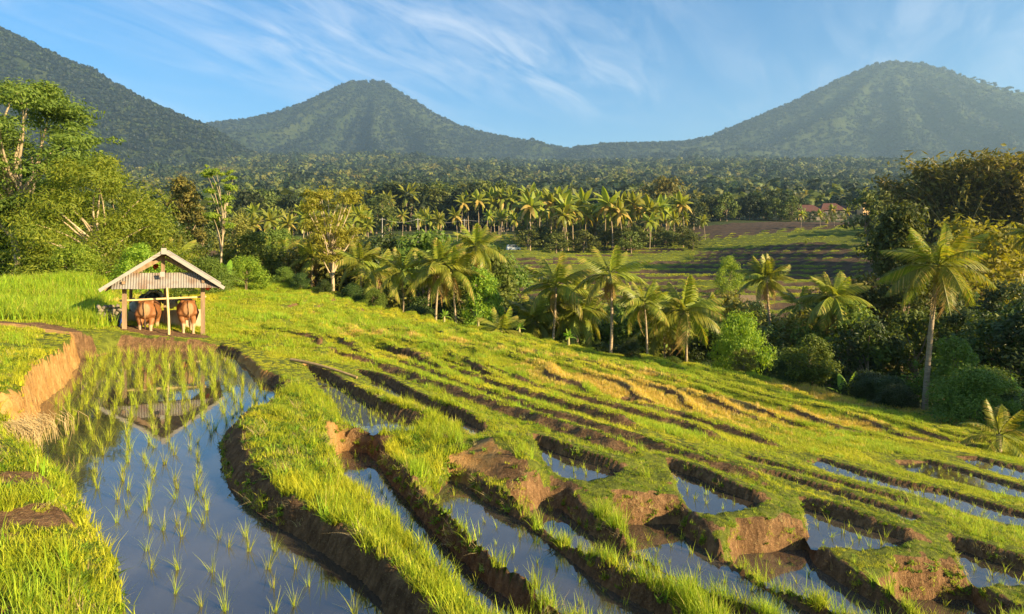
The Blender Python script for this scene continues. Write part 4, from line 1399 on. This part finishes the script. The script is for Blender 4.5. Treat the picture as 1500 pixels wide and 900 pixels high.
def banana(px, Y, top, label, seed, group='banana plants at the edge of the ravine', nl=9):
    r = np.random.default_rng(seed)
    X = (px-750)/1000*Y; z = gz_grid(X, Y)
    H = min(3.8, max(1.2, ztop(top, Y)-z))
    e = empty('banana_plant', (X, Y, z-.05)); tag(e, label, 'banana plant', group)
    mb = MB(); mb.tube([(0, 0, -.2), (.03*H, 0, .3*H), (.04*H, .02*H, .58*H)], [.13, .10, .06], 8); mobj('stem', mb.mesh('stem', m_bstem, True), e)
    for k in range(nl):
        f = k/(nl-1)
        mobj('leaf', BLEAF[min(2, int(f*3))], e, (.04*H, .02*H, .56*H-.05*k*.3), (r.normal(0, .3), -math.radians(74-52*f), k*2.4+r.normal(0, .2)), .52*H*(.85+.3*r.random()))
    return e


# ---- meshes for trees, several shapes of each kind
print('tree meshes')
m_leaf_mid = leaf_mat('dense_tree_leaf', (.045, .07, .012), (.12, .13, .02), trans=.28)
K_ROUND = [make_tree(100+k, 8, 2.0, 6.5, 'round', 62, 90, .15, (.36, .20), m_leaf, trunk_r=.17) for k in range(3)]
K_DARK = [make_tree(110+k, 9, 1.5, 6, 'oval', 70, 90, .14, (.34, .17), m_leaf_dark, trunk_r=.2) for k in range(3)]
K_OLIVE = [make_tree(120+k, 7, 1.2, 6, 'round', 55, 90, .16, (.32, .17), m_leaf_olive, trunk_r=.15) for k in range(2)]
K_YEL = [make_tree(130+k, 10, 3.0, 8, 'round', 70, 90, .14, (.42, .22), m_leaf_yellow, m_bark_pale, trunk_r=.2) for k in range(2)]
K_SHRUB = [make_tree(140+k, 2.4, .15, 3.4, 'dome', 70, 260, .14, (.10, .055), m_leaf_dark, trunk_r=.05, limbs=8, multi=3) for k in range(3)]
K_SHRUBG = [make_tree(150+k, 2.4, .15, 3.2, 'dome', 70, 260, .14, (.095, .05), m_leaf, trunk_r=.05, limbs=8, multi=3) for k in range(3)]
K_SHRUBB = [make_tree(160+k, 3.0, .2, 3.6, 'dome', 60, 170, .14, (.15, .065), m_leaf_bright, trunk_r=.05, limbs=10, multi=3) for k in range(2)]
K_FAR = [make_tree(170+k, 14, 3.0, 10, e_, 34, 40, .19, (1.0, .65), mm, trunk_r=.3, limbs=5) for k, (e_, mm) in enumerate((('round', m_leaf_far), ('oval', m_leaf_far), ('round', m_leaf_far_dark), ('oval', m_leaf_far_dark), ('dome', m_leaf_far)))]

T_TALL = make_tree(211, 10.5, 3.6, 8.4, 'oval', 170, 230, .10, (.20, .075), m_leaf, m_bark_pale, trunk_r=.26, flat=.38, limbs=26, multi=2, jitter=.35)
T_FEATHER = make_tree(202, 7.5, .7, 8.2, 'dome', 130, 290, .11, (.21, .06), m_leaf_bright, m_bark_pale, trunk_r=.16, flat=.6, limbs=24, multi=4, jitter=.5, droop=.5)
T_SPARSE = make_tree(203, 11.0, 4.3, 7.6, 'umbrella', 110, 110, .085, (.28, .10), m_leaf_yellow, m_bark_pale, trunk_r=.20, flat=.45, limbs=34, jitter=.4)
T_CONE = make_tree(204, 10, 1.6, 6.2, 'cone', 90, 110, .13, (.34, .16), m_leaf_olive, trunk_r=.2, flat=.6)
T_SLIM = make_tree(205, 10, 5.2, 4.6, 'layer', 40, 110, .11, (.28, .12), m_leaf_bright, m_bark_pale, trunk_r=.12, flat=.35, limbs=16, jitter=.35)
T_BIGDARK = make_tree(206, 13, 1.0, 9.0, 'cone', 170, 130, .10, (.34, .15), m_leaf_mid, trunk_r=.28, flat=.65, limbs=24)
T_VINE = make_tree(207, 8, .3, 4.8, 'oval', 80, 120, .13, (.30, .17), m_leaf_bright, trunk_r=.15, flat=.9, droop=1.2)

# left group
plant_tree('tall_tree', T_TALL, 40, 45, 'tall tree with forked pale trunk and layered olive crown left of the shed', top=108, H0=10.5, rz=.6)
plant_tree('feathery_tree', T_FEATHER, 140, 41, 'wide bushy tree with bright feathery leaves behind the shed', top=213, H0=7.5, rz=1.0, sx=.95)
plant_tree('feathery_tree', T_FEATHER, 20, 50, 'bright feathery tree mostly hidden behind the forked pale trunk', top=240, H0=7.5, rz=3.0, sx=.8)
plant_tree('conical_tree', T_CONE, 265, 74, 'dark pointed tree behind the shed roof', top=252, H0=10, rz=2.2, sx=.9)
plant_tree('slender_tree', T_SLIM, 323, 70, 'slender pale stemmed tree with a small flat crown', top=238, H0=10, rz=.4, sx=.85)
plant_tree('spreading_tree', T_SPARSE, 488, 66, 'sparse pale branched tree standing above the dark bushes', top=264, H0=11, rz=1.4)
for k, (px, Y, top, me, lab) in enumerate([
        (205, 36, 352, K_SHRUBB[0], 'bright shrub just left behind the shed roof'), (300, 44, 372, K_SHRUBG[0], 'green shrub behind the right eave of the shed'),
        (110, 36, 352, K_SHRUBB[1], 'bright shrub under the feathery tree'), (60, 38, 358, K_SHRUBB[0], 'low bright shrub at the foot of the forked pale trunk'),
        (245, 52, 325, K_ROUND[1], 'round green tree behind the shed ridge'), (360, 58, 372, K_SHRUBB[1], 'sunlit shrub between shed and dark bushes'),
        (415, 62, 390, K_SHRUBG[1], 'leafy dark bush at the left end of the bush row'), (440, 60.5, 398, K_SHRUB[2], 'dark bush next to the left end of the bush row'), (474, 60, 408, K_SHRUB[1], 'dark round bush in the middle of the bush row'),
        (515, 57.5, 414, K_SHRUB[0], 'dark bush third in the bush row'), (548, 56, 420, K_SHRUBG[2], 'large dark bush at the right end of the bush row'),
        (-40, 48, 250, K_ROUND[2], 'green tree at the far left behind long grass'), (175, 60, 270, K_ROUND[0], 'green tree behind the feathery tree'), (222, 66, 290, K_DARK[0], 'dark tree left of the pointed tree'),
        (300, 84, 300, K_DARK[1], 'dark tree between pointed and slender tree'), (345, 92, 312, K_OLIVE[0], 'olive tree right of the slender tree'), (395, 78, 352, K_SHRUBB[0], 'sunny shrub beyond the bush row')]):
    H0 = {id(K_SHRUBB[0]): 3.0, id(K_SHRUBB[1]): 3.0}.get(id(me), 2.4)
    for kk, hh in ((K_ROUND, 8), (K_DARK, 9), (K_OLIVE, 7)):
        if any(me is q for q in kk): H0 = hh
    plant_tree('shrub' if H0 < 5 else 'broadleaf_tree', me, px, Y, lab, 'shrub' if H0 < 5 else 'tree', top=top, H0=H0)

# right group
plant_tree('broadleaf_tree', T_BIGDARK, 1322, 58, 'tall dense tree with sunlit top right of the terraced fields', top=283, H0=13, rz=.9, sx=.85)
plant_tree('broadleaf_tree', K_YEL[0], 1425, 72, 'broad yellow green tree behind the tall leaning palm', top=306, H0=10, sx=.95)
plant_tree('broadleaf_tree', K_YEL[1], 1490, 80, 'yellow green tree at the edge behind the grove', top=330, H0=10, sx=.8)
plant_tree('vine_covered_tree', T_VINE, 705, 58, 'short tree smothered in bright hanging vines', top=388, H0=8, rz=.2, sx=.95)
plant_tree('shrub', K_SHRUBB[1], 1083, 47, 'bright green bush in front of the terraced fields', 'shrub', top=452, H0=3.0, sx=.62)
plant_tree('shrub', K_OLIVE[0], 1090, 44.5, 'brownish bush below the bright green bush', 'shrub', top=508, H0=7, sx=.9)
plant_tree('shrub', K_ROUND[2], 1190, 42, 'large green leafy bush at the foot of the right grove', 'shrub', top=488, H0=8, sx=1.0)
plant_tree('shrub', K_SHRUB[1], 1298, 36.5, 'low spreading dark bush on the grass edge', 'shrub', top=572, H0=2.4, sx=1.1)
plant_tree('shrub', K_ROUND[1], 1395, 37, 'tall leafy bush right of the leaning palm trunk', 'shrub', top=488, H0=8, sx=.82)
plant_tree('shrub', K_SHRUB[2], 926, 46.5, 'round dark bush standing alone at the grass edge', 'shrub', top=492, H0=2.4, sx=.62)
plant_tree('shrub', K_SHRUBB[0], 868, 48, 'pale green grassy bush left of the round dark bush', 'shrub', top=514, H0=3.0, sx=1.1)
plant_tree('shrub', K_SHRUBG[0], 985, 45.5, 'green bush right of the round dark bush', 'shrub', top=520, H0=2.4, sx=1.3)
# undergrowth of the ravine: look-alikes
for k in range(120):
    px = 590+ (k*137.5) % 960
    x_ = (px-750)/1000*50
    Y = np.interp((px-750)/1000*48, TLX, TLY)+5+rng.random()*15
    kind = [K_SHRUB[k % 3], K_SHRUBG[k % 3], K_SHRUB[(k+1) % 3]][k % 3]
    hh = 1.3+1.9*rng.random()+(1.2 if px < 1150 and Y > np.interp((px-750)/1000*48, TLX, TLY)+9 else 0)
    X = (px-750)/1000*Y
    e = empty('shrub', (X, Y, gz_grid(X, Y)-.1), rng.random()*6.28)
    s = hh/2.4; e.scale = (s*1.05, s*1.05, s)
    tag(e, 'dark leafy shrub in the undergrowth of the ravine' if k % 3 != 1 else 'green leafy shrub in the undergrowth of the ravine', 'shrub', 'dark undergrowth shrubs' if k % 3 != 1 else 'green undergrowth shrubs')
    mobj('trunk', kind[0], e); mobj('crown', kind[1], e)
for k, (px, Y, top) in enumerate([(1240, 54, 440), (1275, 50, 455), (1300, 62, 420), (1345, 52, 450), (1380, 58, 430), (1430, 50, 445), (1465, 46, 455), (1500, 44, 430), (1540, 42, 420), (1255, 66, 430), (1410, 64, 415), (1480, 60, 405),
                                  (1150, 60, 455), (1120, 56, 470), (1255, 60, 395), (1235, 70, 410), (1290, 72, 380), (1210, 64, 430), (1180, 58, 450), (1040, 58, 478), (975, 60, 470), (860, 62, 455), (780, 64, 450), (610, 66, 430), (560, 70, 415), (660, 72, 430), (740, 62, 470)]):
    q = K_DARK[k % 3] if (k < 12 and k % 3) or (k >= 12 and k % 2) else (K_OLIVE[k % 2] if k >= 12 else K_ROUND[k % 3])
    plant_tree('broadleaf_tree', q, px, Y, 'tree in the dense right grove behind the tall palm' if k < 12 else 'low tree between the ravine palms', 'tree', 'dark trees of the right grove' if k < 12 else 'low trees between the palms', top=top, H0=9 if any(q is z_ for z_ in K_DARK) else (8 if any(q is z_ for z_ in K_ROUND) else 7), sx=.9)

# trees filling the ground between bush row and palms
for k in range(46):
    f = (k*.618) % 1
    px = 372+350*f; Y = 70+60*rng.random()
    top = 322+24*rng.random()+(8 if px > 600 else 0)+(70-Y)*-.25
    q = (K_ROUND+K_OLIVE+K_DARK)[(k*5) % 8]
    H0 = 8 if any(q is z_ for z_ in K_ROUND) else (7 if any(q is z_ for z_ in K_OLIVE) else 9)
    plant_tree('broadleaf_tree', q, px, Y, 'leafy tree in the grove between the bush row and the valley fields', 'tree', 'grove behind the bush row', top=top+18*rng.random(), H0=H0, sx=.85)
# trees standing between the ravine palms and the terraced fields
for k in range(34):
    px = 730+400*((k*.618) % 1); Y = 60+22*rng.random()
    q = (K_OLIVE+K_ROUND+K_DARK)[(k*3) % 8]
    H0 = 8 if any(q is z_ for z_ in K_ROUND) else (7 if any(q is z_ for z_ in K_OLIVE) else 9)
    plant_tree('broadleaf_tree', q, px, Y, 'low leafy tree between the ravine palms and the terraced fields', 'tree', 'low trees before the terraces', top=424+34*rng.random(), H0=H0, sx=.95)
# the grove goes on to the right and shades its own edge
for k, (X, Y) in enumerate([(38, 20), (44, 27), (52, 24), (37, 28), (33, 22.5), (47, 16)]):
    q = T_BIGDARK if k % 3 == 0 else K_DARK[k % 3]
    s = (11.0+2*rng.random())/(13 if k % 3 == 0 else 9)
    e = empty('broadleaf_tree', (X, Y, gz_grid(X, Y)-.1), rng.random()*6.28, s)
    tag(e, 'tall dark tree in the part of the grove past the young palm', 'tree', 'trees of the grove past the young palm')
    mobj('trunk', q[0], e); mobj('crown', q[1], e)
# palms of the ravine
PAL = [(530, 61, 352), (556, 66, 366), (590, 58, 366), (640, 56, 350), (668, 57, 358), (700, 66, 328), (455, 72, 348), (420, 78, 350), (386, 84, 348), (812, 56, 376), (850, 60, 400), (893, 52, 362), (950, 50, 408), (1006, 52, 408), (618, 68, 372),
       (1212, 56, 396), (1485, 66, 318), (835, 58, 418), (915, 62, 420), (975, 57, 440), (780, 60, 430), (1040, 62, 430), (1175, 62, 420)]
PL = ['coconut palm beside the sparse pale tree', 'coconut palm leaning over the bush row', 'palm with a thin bare trunk beside the bush row', 'tall lit palm of the close pair at the ravine', 'second palm of the close pair at the ravine',
      'palm with upright crown above the vine covered tree', 'small yellowish palm left of the sparse pale tree', 'small yellowish palm behind the left bushes', 'small yellowish palm behind the slender tree', 'palm in front of the brown terraces with bright left fronds',
      'short palm between two taller palms', 'tallest palm in front of the terraces with a bare lit trunk', 'low palm right of the tallest terrace palm', 'low palm with arching fronds before the terraces', 'palm behind the close pair at the ravine',
      'palm with yellow hanging fronds left of the dense tall tree', 'palm behind the yellow green tree']+['smaller palm half hidden among the low trees before the terraces']*6
for k, ((px, Y, top), lab) in enumerate(zip(PAL, PL)):
    palm(px, Y, top, lab, 300+k, fl=2.7+1.2*rng.random(), nf=int(14+8*rng.random()), dry=int(1+4*rng.random()))
palm(1352, 36.5, 334, 'tall coconut palm with a long bare trunk in front of the right grove', 340, fl=3.1, nf=24, dry=4, group=None, fr=FROND_FINE)
palm(1132, 68, 378, 'dark spiky sugar palm before the terraced fields', 341, fl=3.4, nf=22, dry=5, group=None, up=.25, nuts=False)
palm(1464, 22.5, 592, 'young palm with arching fronds growing from the lower grass', 342, fl=1.55, nf=13, dry=0, group=None, nuts=False, stem=False, up=.1, fr=FROND_FINE)
palm(258, 47, 345, 'yellowing young palm behind the shed roof', 343, fl=2.4, nf=11, dry=1, group=None, nuts=False)
palm(735, 50.5, 452, 'young palm with arched yellow fronds under the vine tree', 344, fl=2.6, nf=12, dry=2, group=None, nuts=False)
for k, (px, Y, top, lab) in enumerate([(330, 50, 385, 'banana plant right of the shed roof'), (312, 52, 392, 'banana plant close to the shed right eave'), (760, 52, 470, 'banana plant under the young yellow palm'), (832, 50, 480, 'banana plant with drooping leaves in the ravine edge'),
                                       (650, 55, 455, 'banana plant between the close palm pair'), (75, 43, 318, 'banana plant beside the forked pale trunk'), (1240, 46, 470, 'banana plant with one pale leaf at the right grove'), (700, 54, 462, 'banana plant below the vine covered tree'), (1500, 36, 520, 'banana plant with yellow leaf at the edge of the grove')]):
    banana(px, Y, top, lab, 400+k)
# bamboo grove
def bamboo_mesh(seed):
    r = np.random.default_rng(seed); cu = MB(); lf = MB()
    for k in range(34):
        a_ = r.random()*6.28; H = 13+6*r.random(); out = 2.5+4*r.random()
        s = np.linspace(0, 1, 9)
        b0 = r.normal(0, .9, 2)
        P = np.column_stack([b0[0]+np.cos(a_)*out*s**2.4, b0[1]+np.sin(a_)*out*s**2.4, H*(s-.18*s**3.5)])
        cu.tube(P, .06*(1-.8*s)+.01, 4, False)
        n = 150
        u = .25+.75*r.random(n)**.8
        c = np.column_stack([np.interp(u, s, P[:, d]) for d in range(3)])+r.normal(0, .65, (n, 3))*np.array([1, 1, .7])
        v, q = leaves(r, c, np.tile([0, 0, 1.0], (n, 1)), .95, .34, .6, 1.0); lf.add(v, q)
    return cu.mesh('culm', m_bamb2, True), lf.mesh('foliage', m_leaf_olive)
BAM = [bamboo_mesh(k) for k in (1, 2)]
for k, (px, Y, top) in enumerate([(1372, 132, 244), (1412, 128, 228), (1455, 134, 226), (1495, 124, 222), (1540, 130, 220), (1435, 150, 236)]):
    X = (px-750)/1000*Y; z = gz_grid(X, Y)
    s = (ztop(top, Y)-z)/15.5
    e = empty('bamboo_clump', (X, Y, z-.1), rng.random()*6.28, s); tag(e, 'tall arching bamboo clump in the grove below the dark volcano', 'bamboo', 'bamboo clumps')
    mobj('culm', BAM[k % 2][0], e); mobj('foliage', BAM[k % 2][1], e)

# ---- far palms (crown in one piece)
def far_palm(seed, H):
    r = np.random.default_rng(seed)
    me, tip = palm_trunk(seed, H-2.6, .15, .09)
    mb = MB()
    for k in range(16):
        f = k/15; el = math.radians(75-105*f); az = k*2.4+r.normal(0, .2); L = 4.4*(.8+.3*r.random())
        s = np.linspace(0, 1, 6); arch = .4+.8*f
        P = np.stack([s*(1-.22*arch*s), 0*s, .1*s-arch*.6*s**2.1], -1)
        M = np.array((Matrix.Rotation(az, 3, 'Z') @ Matrix.Rotation(-el, 3, 'Y')))
        for sd in (-1, 1):
            wv = .17*np.sin(np.clip(.1+s*.85, 0, 1)*math.pi)
            E = P+np.stack([.1*wv, sd*wv, -.7*wv*(1+.5*r.random(6))], -1)
            V = np.stack([P, E], 1).reshape(-1, 3)*L @ M.T + tip
            i = np.arange(5)*2
            mb.add(V, np.column_stack([i, i+1, i+3, i+2]))
    return me, mb.mesh('crown', m_frond)
FP = [far_palm(k, 13) for k in range(5)]


def many(name, kinds, spots, label, cat, group, H0, sx=1.0):
    for k, (px, Y, top) in enumerate(spots):
        q = kinds[k % len(kinds)]
        plant_tree(name, q, px, Y, label, cat, group, top=top, H0=H0, sx=sx)


rr = np.random.default_rng(77)
many('palm_tree', FP, [(775+245*((k*.618) % 1)+rr.normal(0, 5), 200+45*rr.random(), 272+34*rr.random()+12*((k*.618) % 1)) for k in range(46)], 'tall palm in the dense palm stand above the terraces', 'palm', 'palm stand above the terraces', 13, 1.05)
many('shrub', K_FAR[:2]+K_FAR[4:], [(770+250*((k*.618) % 1), 192+40*rr.random(), 326+16*rr.random()) for k in range(44)], 'leafy bush at the feet of the palm stand', 'shrub', 'bushes under the palm stand', 14, 1.5)
many('palm_tree', FP, [(1173, 222, 308), (1201, 224, 308), (1222, 230, 300), (1240, 228, 305), (1212, 226, 322)], 'palm of the small group beside the brown ploughed field', 'palm', 'palms beside the ploughed field', 13)
many('palm_tree', FP, [(560+210*rr.random(), 225+70*rr.random(), 306+16*rr.random()) for k in range(22)], 'small palm among the fields beyond the ravine', 'palm', 'small palms beyond the ravine', 13)
many('palm_tree', FP, [(350+200*rr.random(), 150+110*rr.random(), 300+22*rr.random()) for k in range(26)], 'palm in the scattered grove behind the sparse pale tree', 'palm', 'palms behind the sparse tree', 13)
many('broadleaf_tree', K_FAR[2:4]+K_FAR[:1], [(565+225*((k*.618) % 1), 330+40*rr.random(), 262+22*rr.random()) for k in range(42)], 'dark tree in the wood behind the valley fields', 'tree', 'dark wood behind the fields', 14, 1.0)
many('palm_tree', FP, [(565+225*rr.random(), 322+10*rr.random(), 272+20*rr.random()) for k in range(16)], 'palm standing at the front of the dark wood', 'palm', 'palms at the dark wood', 13, 1.0)
many('broadleaf_tree', K_FAR, [(330+240*((k*.618) % 1), 280+90*rr.random(), 272+25*rr.random()) for k in range(44)], 'tree in the mixed wood behind the left grove', 'tree', 'mixed wood at the left', 14)
many('broadleaf_tree', K_FAR, [(1160+100*((k*.618) % 1), 296+14*rr.random(), 306+14*rr.random()) for k in range(12)], 'small tree in front of the village houses', 'tree', 'trees before the houses', 14)
many('broadleaf_tree', K_FAR[2:], [(1005+165*((k*.618) % 1), 310+40*rr.random(), 276+22*rr.random()) for k in range(30)], 'leafy tree in the wood above the ploughed field', 'tree', 'wood above the ploughed field', 14)
many('broadleaf_tree', K_FAR, [(780+250*((k*.618) % 1), 260+60*rr.random(), 288+26*rr.random()) for k in range(30)], 'tree mixed into the palm stand above the terraces', 'tree', 'trees in the palm stand', 14)
many('broadleaf_tree', K_FAR, [(1270+260*((k*.618) % 1), 165+90*rr.random(), 272+30*rr.random()) for k in range(34)], 'tree in the wood below the bamboo clumps', 'tree', 'wood below the bamboo', 14, .9)
many('broadleaf_tree', K_FAR, [(-60+420*((k*.618) % 1), 100+120*rr.random(), 278+40*rr.random()) for k in range(44)], 'tree in the wood behind the cattle shed', 'tree', 'wood behind the shed', 14, .7)
K_BIGROUND = make_tree(180, 16, 2.0, 22, 'dome', 90, 70, .12, (1.1, .7), m_leaf_olive, trunk_r=.6, limbs=10)
plant_tree('broadleaf_tree', K_BIGROUND, 968, 320, 'huge rounded olive tree rising behind the palm stand', top=257, H0=16, sx=.85)
many('broadleaf_tree', K_SHRUBB, [(1068, 118, 372), (912, 150, 385), (742, 140, 380), (1065, 150, 378), (1180, 190, 352)], 'lone small tree on a terrace across the valley', 'tree', 'lone trees on the terraces', 3.0, .7)

# ---- forest beyond: one mass of crowns
def blob(seed, mat, palmlike=False):
    r = np.random.default_rng(seed)
    n = 60
    d = r.normal(0, 1, (n, 3)); d[:, 2] = np.abs(d[:, 2])*.9-.25; d /= np.linalg.norm(d, axis=1, keepdims=True)
    lump = 1+.25*np.sin(d[:, :1]*4+seed)+.2*np.cos(d[:, 1:2]*5+seed*2)
    c = d*lump*np.array([.5, .5, .42])*(.75+.3*r.random((n, 1)))+[0, 0, .52]
    v, q = leaves(r, c, d*1.0+[0, 0, .3], .42, .34, .45)
    mb = MB(); mb.add(v, q)
    return mb.mesh('canopy', mat)


BL = [blob(k, m) for k, m in enumerate((m_leaf_far, m_leaf_far, m_leaf_far_dark, m_leaf_far_dark, m_leaf_olive, m_leaf_mtn, m_leaf_mtn, m_leaf_mtn))]
X_, Y_ = [], []
for (y0, y1, sp_) in ((300, 620, 8.5), (620, 1100, 11), (1100, 2000, 14.5), (2000, 3800, 22)):
    n = int(1.75*(y0+y1)/2*(y1-y0)/sp_**2)
    y = np.sqrt(y0**2+(y1**2-y0**2)*rng.random(n)); x = (rng.random(n)*1.75-.875)*y
    X_.append(x); Y_.append(y)
fx = np.concatenate(X_); fy = np.concatenate(Y_)
clear = sstep(.2, .32, fbm(fx, fy, 1/120., 3, 303))*sstep(1500, 700, fy)
keep = (rng.random(len(fx)) > clear*.85) & ~((fx > 60) & (fx < 220) & (fy < 420)) & ~((fy < 330) & (np.abs(fx/fy+.05) < .3))
fx = fx[keep]; fy = fy[keep]
cn = fbm(fx, fy, 1/90., 3, 310)
fs = (7+8*rng.random(len(fx))**1.5)*(1+.7*np.clip(cn, -.5, 1))*np.interp(fy, [300, 900, 2000, 3800], [.95, 1.1, 1.35, 1.9])
gn_instancer('forest', np.column_stack([fx, fy, sample(GZ, fx, fy)-.5]), np.column_stack([np.zeros((len(fx), 2)), rng.random(len(fx))*6.28]), np.column_stack([fs, fs, fs*(.75+.5*rng.random(len(fx)))]), np.where(cn+rng.normal(0, .22, len(fx)) > .05, rng.choice([2, 3], len(fx)), rng.choice([0, 1, 4, 0], len(fx))), BL,
             'dense tropical forest covering the plain below the volcanoes')
mp_, ms_ = [], []
for (x0, Y0, hf, gx_, gy_) in MOUNTS:
    n = 46000
    x = gx_[0]+(gx_[-1]-gx_[0])*rng.random(n); y = gy_[0]+(gy_[-1]*.25-gy_[0])*rng.random(n)
    z = hf(x, y)
    ok = (np.abs(x+x0) < .85*(y+Y0)) & (z > sample(GZ, x+x0, y+Y0)-5)
    mp_.append(np.column_stack([x+x0, y+Y0, z-2])[ok])
mp_ = np.vstack(mp_); n = len(mp_)
s = 11+13*rng.random(n)**1.5
gn_instancer('mountain_forest', mp_, np.column_stack([np.zeros((n, 2)), rng.random(n)*6.28]), np.column_stack([s, s, s*(.7+.4*rng.random(n))]), rng.choice([5, 6, 7, 5, 6, 7, 2, 3], n), BL, 'forest canopy clothing the volcano slopes')
print('forest', len(fx), n)
# ------------------------------------------------------------------ far buildings and small things
m_tile = plain('red_roof_tile', (.065, .028, .022), (.12, .048, .034), 3, .8)
m_wallw = plain('pale_house_wall', (.15, .12, .09), (.24, .20, .15), 2, .85)
m_ochw = plain('ochre_wall', (.62, .38, .16), (.74, .50, .26), 2, .85)
m_dkwin = plain('dark_window', (.03, .03, .035), (.06, .06, .07), 2, .3)
m_thatch = plain('grey_thatch', (.10, .07, .04), (.19, .135, .08), 9, .95, bs=.8, bd=.05)


def house(px, Y, w_, d_, h_, label, roof=m_tile, wall=m_wallw, rise=.38, cat='house', name='house', zoff=0, nwin=3, rz=0.0, group=None):
    X = (px-750)/1000*Y
    e = empty(name, (X, Y, gz_grid(X, Y)+zoff), rz); tag(e, label, cat, group)
    mb = MB(); mb.box((0, 0, h_/2-.5), (w_, d_, h_+1)); mobj('wall', mb.mesh('wall', wall), e)
    o = .9; rh = (w_ if w_ < d_ else d_)*rise+.5
    V = [(-w_/2-o, -d_/2-o, h_-.15), (w_/2+o, -d_/2-o, h_-.15), (w_/2+o, d_/2+o, h_-.15), (-w_/2-o, d_/2+o, h_-.15), (-w_/2*.55, 0, h_+rh), (w_/2*.55, 0, h_+rh)]
    mb = MB(); mb.add(V, [(0, 1, 5, 4), (2, 3, 4, 5), (0, 3, 2, 1)], [(1, 2, 5), (3, 0, 4)]); mobj('roof', mb.mesh('roof', roof), e)
    for k in range(nwin):
        mb = MB(); mb.box((-w_/2+w_*(k+.5)/nwin, -d_/2-.02, h_*.52), (w_/nwin*.45, .08, h_*.45)); mobj('window', mb.mesh('window', m_dkwin), e)
    return e


house(1180, 330, 13, 8, 3.4, 'long village house with dark red hipped roof', zoff=.3)
house(1215, 334, 11, 8, 4.2, 'village house with red hipped roof and white gable beside the long house', zoff=.4, wall=m_wallw)
house(1232, 345, 8, 7, 3.2, 'small red roofed village house behind the palm group', zoff=.3)
house(1270, 338, 7, 6, 6.0, 'ochre house with a tall orange roof rising from trees', roof=plain('orange_tile', (.36, .15, .07), (.46, .22, .11), 3, .8), wall=m_ochw, zoff=3.0, nwin=2)
# thatched field shelter
def shelter(px, Y, label, roof=m_thatch, w_=3.2):
    X = (px-750)/1000*Y
    e = empty('field_shelter', (X, Y, gz_grid(X, Y))); tag(e, label, 'shelter')
    for sx in (-1, 1):
        for sy in (-1, 1):
            mb = MB(); mb.tube([(sx*w_*.36, sy*.9, -.2), (sx*w_*.36, sy*.9, 1.5)], .07, 6); mobj('post', mb.mesh('post', m_post), e)
    V = [(-w_*.6, -1.5, 1.2), (w_*.6, -1.5, 1.2), (w_*.6, 1.5, 1.2), (-w_*.6, 1.5, 1.2), (-w_*.35, 0, 2.5), (w_*.35, 0, 2.5)]
    mb = MB(); mb.add(V, [(0, 1, 5, 4), (2, 3, 4, 5), (0, 3, 2, 1)], [(1, 2, 5), (3, 0, 4)]); mobj('roof', mb.mesh('roof', roof), e)


shelter(1095, 104, 'thatched field shelter on the lower terraces')
shelter(684, 232, 'small pale roofed field shelter beyond the ravine', m_tin, 4.5)
# white van by the palm stand
X = (752-750)/1000*203; Yv = 203
e = empty('parked_van', (X, Yv, gz_grid(X, Yv)+.02), .25); tag(e, 'small white van parked at the left end of the palm stand', 'van')
m_van = plain('white_van_paint', (.72, .72, .70), (.78, .78, .76), 3, .35); m_tyre = plain('tyre_rubber', (.02, .02, .02), (.04, .04, .04), 4, .9)
mb = MB(); mb.box((0, 0, .75), (4.0, 1.7, .8)); mb.box((-.35, 0, 1.5), (3.2, 1.6, .75), None, .86); mobj('body', mb.mesh('body', m_van), e)
for (x_, w_) in ((-1.25, .8), (-.3, .85), (.62, .7)):
    mb = MB(); mb.box((x_, -.78, 1.5), (w_, .06, .45), (math.radians(-9), 0, 0)); mobj('window', mb.mesh('window', m_dkwin), e)
for x_ in (-1.25, 1.3):
    for y_ in (-.8, .8):
        mb = MB(); mb.tube([(x_, y_-.1, .32), (x_, y_+.1, .32)], .32, 14); mobj('wheel', mb.mesh('wheel', m_tyre), e)
# power line beyond the ravine
m_pole = plain('grey_utility_pole', (.35, .32, .28), (.45, .42, .38), 3, .8)
prev = None
for k, (px, Y) in enumerate([(560, 236), (612, 240), (680, 243), (775, 250)]):
    X = (px-750)/1000*Y; z = gz_grid(X, Y)
    e = empty('utility_pole', (X, Y, z)); tag(e, 'grey utility pole carrying a wire across the far fields', 'pole', 'utility poles across the far fields')
    mb = MB(); mb.tube([(0, 0, -.3), (0, 0, 9)], [.14, .09], 8); ms = mobj('mast', mb.mesh('mast', m_pole, True), e)
    mb = MB(); mb.box((0, 0, 8.5), (1.8, .12, .14)); mobj('crossarm', mb.mesh('crossarm', m_pole), ms)
    if prev is not None:
        s = np.linspace(0, 1, 12); a_ = np.array(prev); b_ = np.array((X, Y, z+8.6))
        Pn = a_+(b_-a_)*s[:, None]; Pn[:, 2] -= 1.2*np.sin(s*math.pi)
        mb = MB(); mb.tube(Pn-a_, .03, 4, False)
        tag(mobj('power_wire', mb.mesh('power_wire', m_pole), loc=a_), 'thin sagging power wire between the grey utility poles', 'wire', 'power wires')
    prev = (X, Y, z+8.6)
